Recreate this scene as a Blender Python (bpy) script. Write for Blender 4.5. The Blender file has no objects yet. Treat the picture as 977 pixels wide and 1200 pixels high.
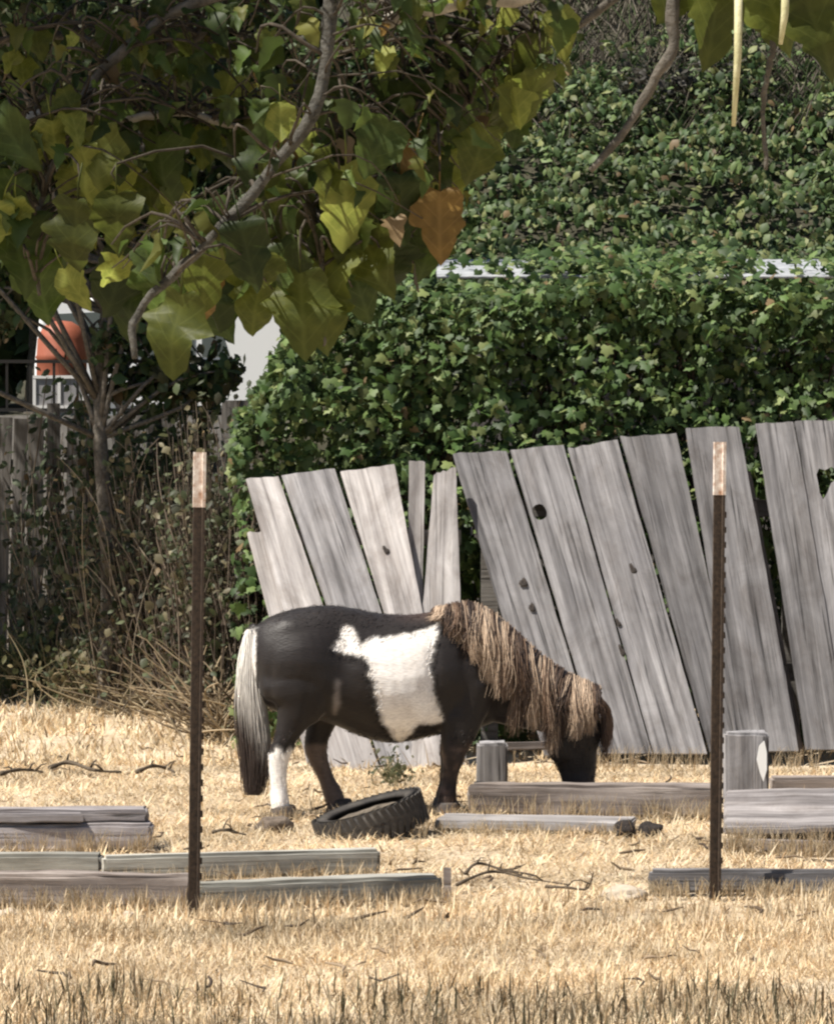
import bpy, bmesh, math, random
import numpy as np
from mathutils import Vector, Matrix, noise

random.seed(7); rng = np.random.default_rng(7)
S = bpy.context.scene; C = S.collection
R = math.radians

# ---------------------------------------------------------------- camera
F, CX, CY, EYE = 3930.0, 488.5, 600.0, 1.6          # focal length and centre for a 977 x 1200 frame
PITCH = math.atan(71 / F)
cam = bpy.data.cameras.new('camera'); camo = bpy.data.objects.new('camera', cam); C.objects.link(camo)
cam.sensor_fit = 'VERTICAL'; cam.sensor_height = 24; cam.lens = 24 * F / 1200
cam.clip_start = 0.1; cam.clip_end = 2000
camo.location = (0, 0, EYE); camo.rotation_euler = (math.pi/2 - PITCH, 0, 0)
S.camera = camo
# ---------------------------------------------------------------- sky, sun, exposure
SUN_EL, SUN_AZ = R(58), R(24)
SUN = Vector((-math.cos(SUN_EL)*math.cos(SUN_AZ), -math.cos(SUN_EL)*math.sin(SUN_AZ), math.sin(SUN_EL)))
W = bpy.data.worlds.new('World'); S.world = W; W.use_nodes = True
wn = W.node_tree.nodes; bg = wn['Background']
sky = wn.new('ShaderNodeTexSky'); sky.sky_type = 'NISHITA'; sky.sun_disc = False
sky.sun_elevation = SUN_EL; sky.sun_rotation = math.atan2(SUN.x, SUN.y)
W.node_tree.links.new(sky.outputs[0], bg.inputs[0]); bg.inputs[1].default_value = 0.058
sl = bpy.data.lights.new('sun', 'SUN'); sl.energy = 5.0; sl.angle = R(0.5); sl.color = (1, .94, .85)
so = bpy.data.objects.new('sun', sl); C.objects.link(so); so.rotation_euler = SUN.to_track_quat('Z', 'Y').to_euler()
S.view_settings.view_transform = 'Standard'; S.view_settings.look = 'None'
S.view_settings.exposure = 0.82; S.view_settings.gamma = 1
S.render.filter_size = 2.0
S.cycles.filter_width = 2.3
S.cycles.max_bounces = 6; S.cycles.transparent_max_bounces = 6

# ---------------------------------------------------------------- pixel helpers (photo pixels -> world)
cp, sp = math.cos(PITCH), math.sin(PITCH)
def ray(px, py):
    u, v = (px - CX)/F, -(py - CY)/F
    return Vector((u, cp + v*sp, -sp + v*cp))
def at(px, py, Y):
    d = ray(px, py); return Vector((0, 0, EYE)) + d*(Y/d.y)
def grd(px, py):
    d = ray(px, py); return Vector((0, 0, EYE)) + d*(-EYE/d.z)
def proj(co):
    co = np.asarray(co, dtype=float); x, y, z = co[..., 0], co[..., 1], co[..., 2]-EYE
    fw = y*cp - z*sp; up = y*sp + z*cp
    return CX + F*x/fw, CY - F*up/fw

# ---------------------------------------------------------------- object helpers
def thing(name, label, cat, loc=(0,0,0), group=None, rotz=0):
    o = bpy.data.objects.new(name, None); C.objects.link(o); o.location = loc; o.rotation_euler = (0, 0, rotz)
    o.empty_display_size = .1
    return tag(o, label, cat, group)
def tag(o, label, cat, group=None):
    o['label'] = label; o['category'] = cat
    if group: o['group'] = group
    return o
def link(name, me, mat=None, parent=None, loc=None, kind=None):
    o = bpy.data.objects.new(name, me); C.objects.link(o)
    if mat and not me.materials: me.materials.append(mat)
    if parent is not None:
        o.parent = parent
        if loc is None: o.matrix_parent_inverse = Matrix.Translation(-Vector(parent.location)) if parent.parent is None and not parent.rotation_euler.z else parent.matrix_world.inverted()
    if loc is not None: o.location = loc
    if kind: o['kind'] = kind
    return o
class MB:
    def __init__(s): s.v = []; s.f = []
    def add(s, vs, fs):
        n = len(s.v); s.v += [tuple(x) for x in vs]; s.f += [tuple(i+n for i in f) for f in fs]; return s
    def box(s, a, b):
        x0,y0,z0 = a; x1,y1,z1 = b
        return s.add([(x0,y0,z0),(x1,y0,z0),(x1,y1,z0),(x0,y1,z0),(x0,y0,z1),(x1,y0,z1),(x1,y1,z1),(x0,y1,z1)],
                     [(0,3,2,1),(4,5,6,7),(0,1,5,4),(1,2,6,5),(2,3,7,6),(3,0,4,7)])
    def tube(s, pts, rad, n=8, cap=True):
        pts = [Vector(p) for p in pts]; m = len(pts); vs = []
        up = Vector((0.13, 0.98, 0.1)); prev = None
        for i, p in enumerate(pts):
            t = (pts[min(i+1, m-1)] - pts[max(i-1, 0)]).normalized()
            a = (prev if prev is not None else up); a = (a - t*a.dot(t))
            if a.length < 1e-4: a = t.orthogonal()
            a.normalize(); prev = a; b = t.cross(a); r = rad[i] if hasattr(rad, '__len__') else rad
            for k in range(n):
                q = 2*math.pi*k/n; vs.append(p + (a*math.cos(q) + b*math.sin(q))*r)
        fs = [(i*n+k, i*n+(k+1)%n, (i+1)*n+(k+1)%n, (i+1)*n+k) for i in range(m-1) for k in range(n)]
        if cap: fs += [tuple(range(n-1, -1, -1)), tuple((m-1)*n+k for k in range(n))]
        return s.add(vs, fs)
    def mesh(s, name, smooth=False):
        me = bpy.data.meshes.new(name); me.from_pydata(s.v, [], s.f); me.update()
        if smooth: me.polygons.foreach_set('use_smooth', [True]*len(me.polygons))
        return me
    def build(s, name, mat, parent=None, smooth=False, kind=None, loc=None):
        return link(name, s.mesh(name, smooth), mat, parent, loc, kind)
def spline(pts, n):
    """Catmull-Rom through pts (any dimension), n samples"""
    P = np.array([list(p) for p in pts], float); m = len(P); out = []
    for q in np.linspace(0, m-1-1e-9, n):
        i = int(q); t = q - i
        p0, p1, p2, p3 = P[max(i-1,0)], P[i], P[min(i+1,m-1)], P[min(i+2,m-1)]
        out.append(.5*((2*p1)+(-p0+p2)*t+(2*p0-5*p1+4*p2-p3)*t*t+(-p0+3*p1-3*p2+p3)*t**3))
    return np.array(out)
def np_mesh(name, V, Fc, col=None, smooth=False):
    V = np.asarray(V, np.float32); Fc = np.asarray(Fc, np.int32); k = Fc.shape[1]
    me = bpy.data.meshes.new(name); me.vertices.add(len(V)); me.vertices.foreach_set('co', V.ravel())
    me.loops.add(Fc.size); me.loops.foreach_set('vertex_index', Fc.ravel())
    me.polygons.add(len(Fc)); me.polygons.foreach_set('loop_start', np.arange(0, Fc.size, k, dtype=np.int32))
    me.polygons.foreach_set('loop_total', np.full(len(Fc), k, np.int32))
    if smooth: me.polygons.foreach_set('use_smooth', np.ones(len(Fc), bool))
    if col is not None:
        a = me.color_attributes.new('Col', 'FLOAT_COLOR', 'POINT')
        c4 = np.ones((len(V), 4), np.float32); c4[:, :3] = col; a.data.foreach_set('color', c4.ravel())
    me.update(calc_edges=True); me.validate(); return me
def scatter(name, bv, bf, M, L, cols, smooth=False):
    bv = np.asarray(bv, float); bf = np.asarray(bf, int); N = len(L)
    V = np.einsum('nij,vj->nvi', M, bv) + L[:, None, :]
    Fc = bf[None] + (np.arange(N)*len(bv))[:, None, None]
    return np_mesh(name, V.reshape(-1, 3), Fc.reshape(-1, 3), np.repeat(cols, len(bv), 0), smooth)
def frames(n, tip):
    """rotation matrices with local z = n and local y close to tip"""
    n = n/np.linalg.norm(n, axis=1, keepdims=True)
    y = tip - n*np.sum(tip*n, 1, keepdims=True); y /= np.linalg.norm(y, axis=1, keepdims=True)+1e-9
    x = np.cross(y, n); return np.stack([x, y, n], 2)
def strands(name, P, Wd, col, sides=3):
    """P (N,S,3) centre lines, Wd (N,S) radii, col (N,S,3)"""
    N, Sg, _ = P.shape
    T = np.gradient(P, axis=1); T /= np.linalg.norm(T, axis=2, keepdims=True)+1e-9
    ref = np.array([.3, -.9, .25])[None, None]; A = np.cross(T, ref); A /= np.linalg.norm(A, axis=2, keepdims=True)+1e-9
    B = np.cross(T, A); V = []
    for k in range(sides):
        q = 2*math.pi*k/sides; V.append(P + (A*math.cos(q)+B*math.sin(q))*Wd[..., None])
    V = np.stack(V, 2).reshape(-1, 3)
    base = (np.arange(N)*Sg*sides)[:, None, None]; i = np.arange(Sg-1)[None, :, None]*sides; k = np.arange(sides)[None, None]; k2 = (k+1) % sides
    Fc = np.stack(np.broadcast_arrays(base+i+k, base+i+k2, base+i+sides+k2, base+i+sides+k), -1).reshape(-1, 4)
    return np_mesh(name, V, Fc, np.repeat(col.reshape(-1, 3), sides, 0), True)

# ---------------------------------------------------------------- materials
def nodes(name):
    m = bpy.data.materials.new(name); m.use_nodes = True; t = m.node_tree
    return m, t, t.nodes['Principled BSDF']
def N(t, kind, **kw):
    n = t.nodes.new(kind)
    for k, v in kw.items():
        if k.startswith('i_'):
            key = k[2:]; n.inputs[int(key) if key.isdigit() else key.replace('_', ' ')].default_value = v
        else: setattr(n, k, v)
    return n
def ramp(t, fac, stops):
    r = N(t, 'ShaderNodeValToRGB'); e = r.color_ramp.elements
    while len(e) < len(stops): e.new(.5)
    for el, (p, c) in zip(e, stops): el.position = p; el.color = (*c, 1)
    t.links.new(fac, r.inputs[0]); return r.outputs[0]
def mixc(t, fac, a, b, mode='MIX'):
    m = N(t, 'ShaderNodeMix', data_type='RGBA', blend_type=mode)
    for s, v in ((m.inputs[0], fac), (m.inputs[6], a), (m.inputs[7], b)):
        if isinstance(v, (float, int)): s.default_value = v
        elif isinstance(v, tuple): s.default_value = (*v, 1)
        else: t.links.new(v, s)
    return m.outputs[2]
def bump(t, p, h, strength=.4, dist=.01):
    b = N(t, 'ShaderNodeBump', i_Strength=strength, i_Distance=dist); t.links.new(h, b.inputs['Height']); t.links.new(b.outputs[0], p.inputs['Normal'])
def wood(name, dark, mid, light, rough=.85, crack=.5, bstr=.6):
    m, t, p = nodes(name); p.inputs['Roughness'].default_value = rough; p.inputs['Specular IOR Level'].default_value = .25
    tc = N(t, 'ShaderNodeTexCoord'); oi = N(t, 'ShaderNodeObjectInfo')
    off = N(t, 'ShaderNodeVectorMath', operation='ADD'); sc = N(t, 'ShaderNodeVectorMath', operation='SCALE'); sc.inputs['Scale'].default_value = 37
    t.links.new(oi.outputs['Random'], sc.inputs[0]); t.links.new(tc.outputs['Object'], off.inputs[0]); t.links.new(sc.outputs[0], off.inputs[1])
    mp = N(t, 'ShaderNodeMapping'); mp.inputs['Scale'].default_value = (1.1, 26, 26); t.links.new(off.outputs[0], mp.inputs[0])
    n1 = N(t, 'ShaderNodeTexNoise', i_Scale=1.0, i_Detail=6.0, i_Roughness=.62, i_Distortion=.35); t.links.new(mp.outputs[0], n1.inputs['Vector'])
    c = ramp(t, n1.outputs[0], [(.25, dark), (.48, mid), (.75, light)])
    mp2 = N(t, 'ShaderNodeMapping'); mp2.inputs['Scale'].default_value = (2.2, 6, 6); t.links.new(off.outputs[0], mp2.inputs[0])
    n2 = N(t, 'ShaderNodeTexNoise', i_Scale=1.0, i_Detail=4.0); t.links.new(mp2.outputs[0], n2.inputs['Vector'])
    c = mixc(t, .55, c, ramp(t, n2.outputs[0], [(.28, (.45, .43, .44)), (.7, (1.3, 1.27, 1.25))]), 'MULTIPLY')
    mp4 = N(t, 'ShaderNodeMapping'); mp4.inputs['Scale'].default_value = (3.0, 5, 5); t.links.new(off.outputs[0], mp4.inputs[0])
    n4 = N(t, 'ShaderNodeTexNoise', i_Scale=1.0, i_Detail=8.0, i_Roughness=.7, i_Distortion=1.0); t.links.new(mp4.outputs[0], n4.inputs['Vector'])
    c = mixc(t, .7, c, ramp(t, n4.outputs[0], [(.32, (.62, .58, .55)), (.5, (1, 1, 1)), (.72, (1.35, 1.36, 1.38))]), 'MULTIPLY')
    mp3 = N(t, 'ShaderNodeMapping'); mp3.inputs['Scale'].default_value = (1.6, 60, 60); t.links.new(off.outputs[0], mp3.inputs[0])
    n3 = N(t, 'ShaderNodeTexNoise', i_Scale=1.0, i_Detail=3.0, i_Distortion=.6); t.links.new(mp3.outputs[0], n3.inputs['Vector'])
    cr = ramp(t, n3.outputs[0], [(.30, (0, 0, 0)), (.40, (1, 1, 1))])
    c = mixc(t, crack, c, cr, 'MULTIPLY')
    v = N(t, 'ShaderNodeMath', operation='MULTIPLY_ADD'); v.inputs[1].default_value = .55; v.inputs[2].default_value = .72; t.links.new(oi.outputs['Random'], v.inputs[0])
    c = mixc(t, 1.0, c, v.outputs[0], 'MULTIPLY')
    t.links.new(c, p.inputs['Base Color'])
    mixh = N(t, 'ShaderNodeMath', operation='MULTIPLY'); t.links.new(n1.outputs[0], mixh.inputs[0]); t.links.new(cr, mixh.inputs[1])
    bump(t, p, mixh.outputs[0], bstr, .008); return m
def noisy(name, a, b, scale=8, rough=.9, bstr=.4, dist=.01, spec=.3, metal=0):
    m, t, p = nodes(name); p.inputs['Roughness'].default_value = rough; p.inputs['Specular IOR Level'].default_value = spec; p.inputs['Metallic'].default_value = metal
    tc = N(t, 'ShaderNodeTexCoord'); n = N(t, 'ShaderNodeTexNoise', i_Scale=float(scale), i_Detail=7.0, i_Roughness=.65); t.links.new(tc.outputs['Object'], n.inputs['Vector'])
    t.links.new(ramp(t, n.outputs[0], [(.3, a), (.7, b)]), p.inputs['Base Color'])
    if bstr: bump(t, p, n.outputs[0], bstr, dist)
    return m
def plain(name, c, rough=.5, metal=0, spec=.5):
    m, t, p = nodes(name); p.inputs['Base Color'].default_value = (*c, 1); p.inputs['Roughness'].default_value = rough; p.inputs['Metallic'].default_value = metal; p.inputs['Specular IOR Level'].default_value = spec; return m
def attr_mat(name, rough=.7, trans=0.0, spec=.3, noise_s=0, sheen=0):
    m, t, p = nodes(name); p.inputs['Roughness'].default_value = rough; p.inputs['Specular IOR Level'].default_value = spec
    a = N(t, 'ShaderNodeAttribute', attribute_name='Col'); c = a.outputs[0]
    if noise_s:
        tc = N(t, 'ShaderNodeTexCoord'); n = N(t, 'ShaderNodeTexNoise', i_Scale=float(noise_s), i_Detail=5.0); t.links.new(tc.outputs['Object'], n.inputs['Vector'])
        c = mixc(t, .5, c, ramp(t, n.outputs[0], [(.3, (.55, .55, .55)), (.7, (1.3, 1.3, 1.3))]), 'MULTIPLY')
        bump(t, p, n.outputs[0], .25, .006)
    t.links.new(c, p.inputs['Base Color'])
    if sheen: p.inputs['Sheen Weight'].default_value = sheen
    if trans:
        tr = N(t, 'ShaderNodeBsdfTranslucent'); t.links.new(c, tr.inputs[0]); mx = N(t, 'ShaderNodeMixShader'); mx.inputs[0].default_value = trans
        o = t.nodes['Material Output']; t.links.new(p.outputs[0], mx.inputs[1]); t.links.new(tr.outputs[0], mx.inputs[2]); t.links.new(mx.outputs[0], o.inputs[0])
    return m
def leaf_mat(name, a, b, trans=.58):
    m, t, p = nodes(name); p.inputs['Roughness'].default_value = .5; p.inputs['Specular IOR Level'].default_value = .35
    tc = N(t, 'ShaderNodeTexCoord'); oi = N(t, 'ShaderNodeObjectInfo')
    n = N(t, 'ShaderNodeTexNoise', i_Scale=38.0, i_Detail=7.0, i_Roughness=.65); t.links.new(tc.outputs['Object'], n.inputs['Vector'])
    c = ramp(t, n.outputs[0], [(.2, (.06, .035, .012)), (.36, a), (.68, b), (.82, (.20, .15, .045))])
    bump(t, p, n.outputs[0], .5, .004)
    sx = N(t, 'ShaderNodeSeparateXYZ'); t.links.new(tc.outputs['Object'], sx.inputs[0])
    ab = N(t, 'ShaderNodeMath', operation='ABSOLUTE'); t.links.new(sx.outputs[0], ab.inputs[0])
    w = N(t, 'ShaderNodeMath', operation='SUBTRACT'); t.links.new(sx.outputs[1], w.inputs[0]); t.links.new(ab.outputs[0], w.inputs[1])   # side veins run at 45 degrees
    w2 = N(t, 'ShaderNodeMath', operation='MULTIPLY'); w2.inputs[1].default_value = 330; t.links.new(w.outputs[0], w2.inputs[0])
    w3 = N(t, 'ShaderNodeMath', operation='SINE'); t.links.new(w2.outputs[0], w3.inputs[0])
    vein = ramp(t, w3.outputs[0], [(.9, (0, 0, 0)), (1, (1, 1, 1))])
    mid = ramp(t, ab.outputs[0], [(.0012, (1, 1, 1)), (.003, (0, 0, 0))])
    vm = mixc(t, 1.0, vein, mid, 'LIGHTEN')
    vf = N(t, 'ShaderNodeMath', operation='MULTIPLY'); vf.inputs[1].default_value = .16; t.links.new(vm, vf.inputs[0])
    c = mixc(t, vf.outputs[0], c, tuple(min(1, x*1.9+.04) for x in b))
    v = N(t, 'ShaderNodeMath', operation='MULTIPLY_ADD'); v.inputs[1].default_value = .7; v.inputs[2].default_value = .65; t.links.new(oi.outputs['Random'], v.inputs[0])
    c = mixc(t, 1.0, c, v.outputs[0], 'MULTIPLY')
    t.links.new(c, p.inputs['Base Color'])
    tr = N(t, 'ShaderNodeBsdfTranslucent'); t.links.new(c, tr.inputs[0]); mx = N(t, 'ShaderNodeMixShader'); mx.inputs[0].default_value = trans
    o = t.nodes['Material Output']; t.links.new(p.outputs[0], mx.inputs[1]); t.links.new(tr.outputs[0], mx.inputs[2]); t.links.new(mx.outputs[0], o.inputs[0])
    return m
M_FENCE = wood('weathered_grey_wood', (.058, .056, .057), (.202, .197, .199), (.355, .348, .35), crack=.65)
M_PALE = wood('bleached_grey_wood', (.15, .138, .132), (.34, .322, .312), (.50, .48, .465), crack=.4)
M_DARKW = wood('dark_old_timber', (.075, .062, .052), (.19, .163, .145), (.33, .295, .27))
M_GREENW = wood('grey_green_timber', (.13, .128, .108), (.29, .285, .25), (.44, .43, .38))
M_TIE = wood('bleached_lilac_timber', (.10, .09, .09), (.32, .295, .292), (.47, .44, .43), crack=.7)
M_SHEET = wood('old_sheet_wood', (.08, .072, .07), (.20, .185, .18), (.33, .31, .30), crack=.5)
M_SHADEF = wood('shaded_fence_wood', (.05, .047, .043), (.135, .128, .118), (.24, .23, .215))  # grey fence wood, its colour darkened to stand for the shade on it
M_BARK = noisy('bark_grey', (.05, .045, .035), (.17, .15, .125), 30, .95, .9, .02)
M_BARKM = noisy('bark_mid_grey', (.04, .038, .031), (.16, .15, .128), 70, .95, 1.0, .02)
M_BARKL = noisy('bark_sunlit', (.16, .14, .11), (.42, .39, .33), 30, .9, .7, .01)  # lighter copy of the grey bark, sunlight put into its colour
M_TWIG = noisy('twig_brown', (.045, .035, .025), (.13, .10, .07), 40, .95, .4)
M_RUST = noisy('rusty_steel', (.024, .019, .015), (.095, .066, .046), 70, .8, .4, .002, .4, .25)
M_TIP = noisy('cream_post_paint', (.36, .19, .10), (.90, .87, .81), 42, .6, .2, .001)
M_RUBBER = noisy('dusty_black_rubber', (.014, .013, .013), (.075, .066, .056), 14, .8, .3, .004)
M_STRAW = attr_mat('dry_straw', .8, .25, .2)
M_LEAFA = attr_mat('ivy_leaf', .55, .25, .28)
M_FOLI = attr_mat('tree_foliage', .55, .35, .3)
M_HAIR = attr_mat('horse_hair', .55, .0, .35)
M_TWIGA = attr_mat('twig_tangle', .9, 0, .15)
M_COAT = attr_mat('horse_coat', .5, 0, .3, noise_s=0, sheen=.06)
t_ = M_COAT.node_tree; tc_ = N(t_, 'ShaderNodeTexCoord'); mp_ = N(t_, 'ShaderNodeMapping'); mp_.inputs['Rotation'].default_value = (0, R(42), 0); mp_.inputs['Scale'].default_value = (22, 190, 190)
n_ = N(t_, 'ShaderNodeTexNoise', i_Scale=1.0, i_Detail=4.0, i_Distortion=.3); t_.links.new(tc_.outputs['Object'], mp_.inputs[0]); t_.links.new(mp_.outputs[0], n_.inputs['Vector'])
p_ = t_.nodes['Principled BSDF']; bump(t_, p_, n_.outputs[0], .32, .005); src_ = p_.inputs['Base Color'].links[0].from_socket
n2_ = N(t_, 'ShaderNodeTexNoise', i_Scale=9.0, i_Detail=5.0); t_.links.new(tc_.outputs['Object'], n2_.inputs['Vector'])
c_ = mixc(t_, .55, src_, ramp(t_, n_.outputs[0], [(.3, (.62, .58, .54)), (.7, (1.3, 1.28, 1.25))]), 'MULTIPLY'); c_ = mixc(t_, .5, c_, ramp(t_, n2_.outputs[0], [(.3, (.75, .68, .62)), (.65, (1.15, 1.15, 1.15))]), 'MULTIPLY')
t_.links.new(c_, p_.inputs['Base Color'])

# ================================================================ SETTING: ground and hills
def axis(a, b, step, far):
    mid = np.arange(a, b+1e-6, step); o = [];  d = step
    l = a
    while l > -far: d *= 1.5; l -= d; o.append(l)
    hi = []; d = step; h = b
    while h < far: d *= 1.5; h += d; hi.append(h)
    return np.concatenate([o[::-1], mid, hi])
def grid(xs, ys, fz):
    X, Y = np.meshgrid(xs, ys); Z = fz(X, Y); V = np.stack([X, Y, Z], -1).reshape(-1, 3); w = len(xs)
    i, j = np.meshgrid(np.arange(len(ys)-1), np.arange(w-1), indexing='ij'); a = (i*w+j).ravel()
    return V, np.stack([a, a+1, a+w+1, a+w], -1)
def sines(X, Y, f, seed, n=9):
    r = np.random.default_rng(seed); z = np.zeros_like(X)
    for _ in range(n):
        th = r.uniform(0, 6.28); k = f*r.uniform(.5, 2.2); z += np.sin((X*math.cos(th)+Y*math.sin(th))*k + r.uniform(0, 6.28))
    return z/n
def ground_z(X, Y): return -.012 + .018*sines(X, Y, 4, 1)*np.clip(1-np.hypot(X, Y-14)/40, 0, 1)
V, Fc = grid(axis(-5, 5, .12, 400), axis(8, 24, .12, 400), ground_z)
m, t, p = nodes('dry_ground'); p.inputs['Roughness'].default_value = .95; p.inputs['Specular IOR Level'].default_value = .1
tc = N(t, 'ShaderNodeTexCoord')
n1 = N(t, 'ShaderNodeTexNoise', i_Scale=2.2, i_Detail=8.0, i_Roughness=.65); n2 = N(t, 'ShaderNodeTexNoise', i_Scale=45.0, i_Detail=6.0)
for n in (n1, n2): t.links.new(tc.outputs['Object'], n.inputs['Vector'])
c = ramp(t, n1.outputs[0], [(.3, (.36, .275, .19)), (.5, (.54, .445, .32)), (.7, (.64, .55, .42))])
c = mixc(t, .6, c, ramp(t, n2.outputs[0], [(.3, (.55, .5, .45)), (.65, (1.2, 1.2, 1.2))]), 'MULTIPLY')
t.links.new(c, p.inputs['Base Color']); bump(t, p, n2.outputs[0], .8, .02)
o = link('ground', np_mesh('ground', V, Fc, None, True), m, kind='structure')

def sm(a, b, x): q = np.clip((x-a)/(b-a), 0, 1); return q*q*(3-2*q)
BY, BZ = [0, 21.3, 22.0, 23.2, 26, 29, 34, 60, 120, 400], [-.4, -.4, .6, 2.3, 4.1, 6.2, 9.0, 15, 30, 60]
LY, LZ = [0, 24.35, 24.4, 27, 46, 52, 66, 120, 400], [-.4, -.4, 1.72, 1.74, 1.78, 2.4, 7, 30, 60]
def hill_z(X, Y):
    w = sm(0, 1, (X + .036*Y)/(.016*Y+.05))
    return np.interp(Y, BY, BZ)*w + np.interp(Y, LY, LZ)*(1-w) + .12*sines(X, Y, 1.3, 4)*np.clip((Y-24)/4, 0, 1)
V, Fc = grid(axis(-10, 10, .25, 500), np.concatenate([np.arange(20.9, 30, .2), np.arange(30, 70, 1.5), np.arange(70, 420, 15)]), hill_z)
link('hillside', np_mesh('hillside', V, Fc, None, True), noisy('hill_earth', (.022, .022, .014), (.065, .06, .038), 3, .95, .6, .05), kind='structure')

# ================================================================ footprints the grass keeps clear of
KEEP = []   # (x0, x1, y0, y1)
def clear(a, b, pad=.0): KEEP.append((min(a[0], b[0])-pad, max(a[0], b[0])+pad, min(a[1], b[1])-pad, max(a[1], b[1])+pad))

# ================================================================ boards and timbers
def board(name, label, cat, a, b, depth, h, mat, z0=0.0, group=None, rough=.006, tilt=0.0, z1=None, keep=True, seg=16):
    """timber lying from ground point a to b (front bottom edge), `depth` away from the viewer, `h` high"""
    a, b = Vector(a), Vector(b); L = (b-a).length; ang = math.atan2(b.y-a.y, b.x-a.x)
    bm = bmesh.new(); nx, ny, nz = seg, 3, 3
    me = MB()
    bmesh.ops.create_cube(bm, size=1)
    bmesh.ops.scale(bm, vec=(L, depth, h), verts=bm.verts); bmesh.ops.translate(bm, vec=(L/2, depth/2, h/2), verts=bm.verts)
    for ax, cuts in ((0, nx),):
        es = [e for e in bm.edges if abs((e.verts[0].co-e.verts[1].co).x) > L*.9]
        bmesh.ops.subdivide_edges(bm, edges=es, cuts=cuts, use_grid_fill=True)
    es = [e for e in bm.edges if abs((e.verts[0].co-e.verts[1].co).z) > h*.9 or abs((e.verts[0].co-e.verts[1].co).y) > depth*.9]
    bmesh.ops.subdivide_edges(bm, edges=es, cuts=2, use_grid_fill=True)
    bmesh.ops.bevel(bm, geom=[e for e in bm.edges if len(e.link_faces) == 2 and e.calc_face_angle() > 1], offset=min(.012, h*.18), segments=2, affect='EDGES')
    s = random.uniform(0, 99)
    for v in bm.verts:
        q = Vector((v.co.x*3+s, v.co.y*8, v.co.z*8)); n = noise.noise_vector(q)*.6
        v.co += Vector((n.x*rough*2, n.y*rough, n.z*rough))
        v.co += Vector((noise.noise(q*4)*rough, 0, noise.noise(q*3+Vector((5, 1, 2)))*rough*.3))
    me = bpy.data.meshes.new(name); bm.to_mesh(me); bm.free()
    o = link(name, me, mat); o.location = (a.x, a.y, z0); o.rotation_euler = (tilt, -math.atan2((z1 if z1 is not None else z0)-z0, L), ang)
    tag(o, label, cat, group)
    if keep:
        n = max(2, int(L/.15))
        for i in range(n):
            q = a.lerp(b, (i+.5)/n); clear((q.x-L/n/2, q.y-.01), (q.x+L/n/2, q.y+depth+.01))
    return o
def gx(px, y): return (px-CX)/F*y*1.0
def gp(px, d): return Vector(((px-CX)/F*d, d, 0))
tie = board('weathered_timber', 'thick bleached split timber lying at the left edge, cracked dark along its side', 'timber', gp(-150, 13.36), gp(178, 13.44), .21, .105, M_TIE, rough=.016, seg=40)
sl1 = board('split_piece', '', '', gp(-150, 13.39), gp(172, 13.47), .15, .05, M_TIE, z0=.112, z1=.106, rough=.014, seg=40, keep=False)
sl2 = board('split_piece', '', '', gp(-150, 13.365), gp(96, 13.40), .05, .035, M_TIE, z0=.108, z1=.114, rough=.012, seg=30, keep=False)
for q_ in (sl1, sl2):
    del q_['label'], q_['category']; mw = Matrix.LocRotScale(q_.location, q_.rotation_euler, None); q_.parent = tie; q_.matrix_parent_inverse = Matrix.LocRotScale(tie.location, tie.rotation_euler, None).inverted()

board('shadow_strip', 'thin dark strip standing for the shadow below the bleached split timber', 'board', gp(-120, 13.0), gp(100, 13.12), .05, .022, M_DARKW, rough=.003)  # dark strip added in place of the shadow under the timber
board('bed_board', 'pale grey green board in the back row, its end butting the rounded board end', 'board', gp(-110, 12.62), gp(119, 12.58), .09, .085, M_GREENW, group='boards of the low bed edging')
board('bed_board', 'long grey green board in the back row passing behind the left metal post', 'board', gp(121, 12.42), gp(446, 12.66), .08, .095, M_GREENW, group='boards of the low bed edging')
board('bed_board', 'dark grey front board at the left edge, left of the left metal post', 'board', gp(-120, 11.78), gp(226, 11.68), .10, .12, M_DARKW, group='boards of the low bed edging', rough=.016, seg=40)
board('bed_board', 'grey green front board right of the left metal post, ending at a dark stake', 'board', gp(229, 11.69), gp(518, 11.92), .10, .09, M_GREENW, group='boards of the low bed edging', rough=.012, seg=40)
o = MB().box((-.014, -.014, -.1), (.014, .014, .115)).build('short_stake', M_DARKW); o.location = gp(524, 11.93); tag(o, 'short dark stake standing at the end of the front bed board', 'stake')
board('old_beam', 'long dark beam lying in front of the muzzle of the pony', 'beam', gp(549, 14.72), gp(845, 14.62), .16, .135, M_DARKW, rough=.018, seg=40)
board('pale_board', 'flat pale board on the straw in front of the dark beam', 'board', gp(508, 14.15), gp(738, 14.02), .30, .04, M_PALE, rough=.008)
board('broad_board', 'broad bleached sheet of old wood propped at the right edge behind the right metal post', 'board', gp(848, 13.72), gp(1120, 13.62), .62, .03, M_SHEET, z0=.03, z1=.05, tilt=R(9), rough=.014, seg=40)
board('shadow_bar', 'dark bar standing for the shadow along the front of the broad bleached sheet', 'shadow', gp(848, 13.42), gp(1110, 13.2), .05, .045, M_DARKW, rough=.012)  # dark bar added where only the sheet's front edge is in shadow
board('front_board', 'weathered plank on edge standing at the foot of the right metal post', 'board', gp(761, 12.12), gp(1100, 12.10), .07, .085, M_FENCE, rough=.010, seg=40)
board('back_beam', 'dark beam end lying at the right edge behind the broad sheet', 'beam', gp(905, 15.55), gp(1100, 15.6), .12, .085, M_DARKW, rough=.006)
board('low_rail', 'thin dark rail running from the left stump to behind the head of the pony', 'rail', gp(590, 15.72), gp(690, 15.80), .04, .036, M_DARKW, z0=.195, z1=.195, keep=False, rough=.003)
board('long_plank', 'thin bleached plank lying behind the dark beam', 'plank', gp(700, 15.15), gp(842, 15.05), .2, .03, M_PALE, rough=.006)
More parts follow.
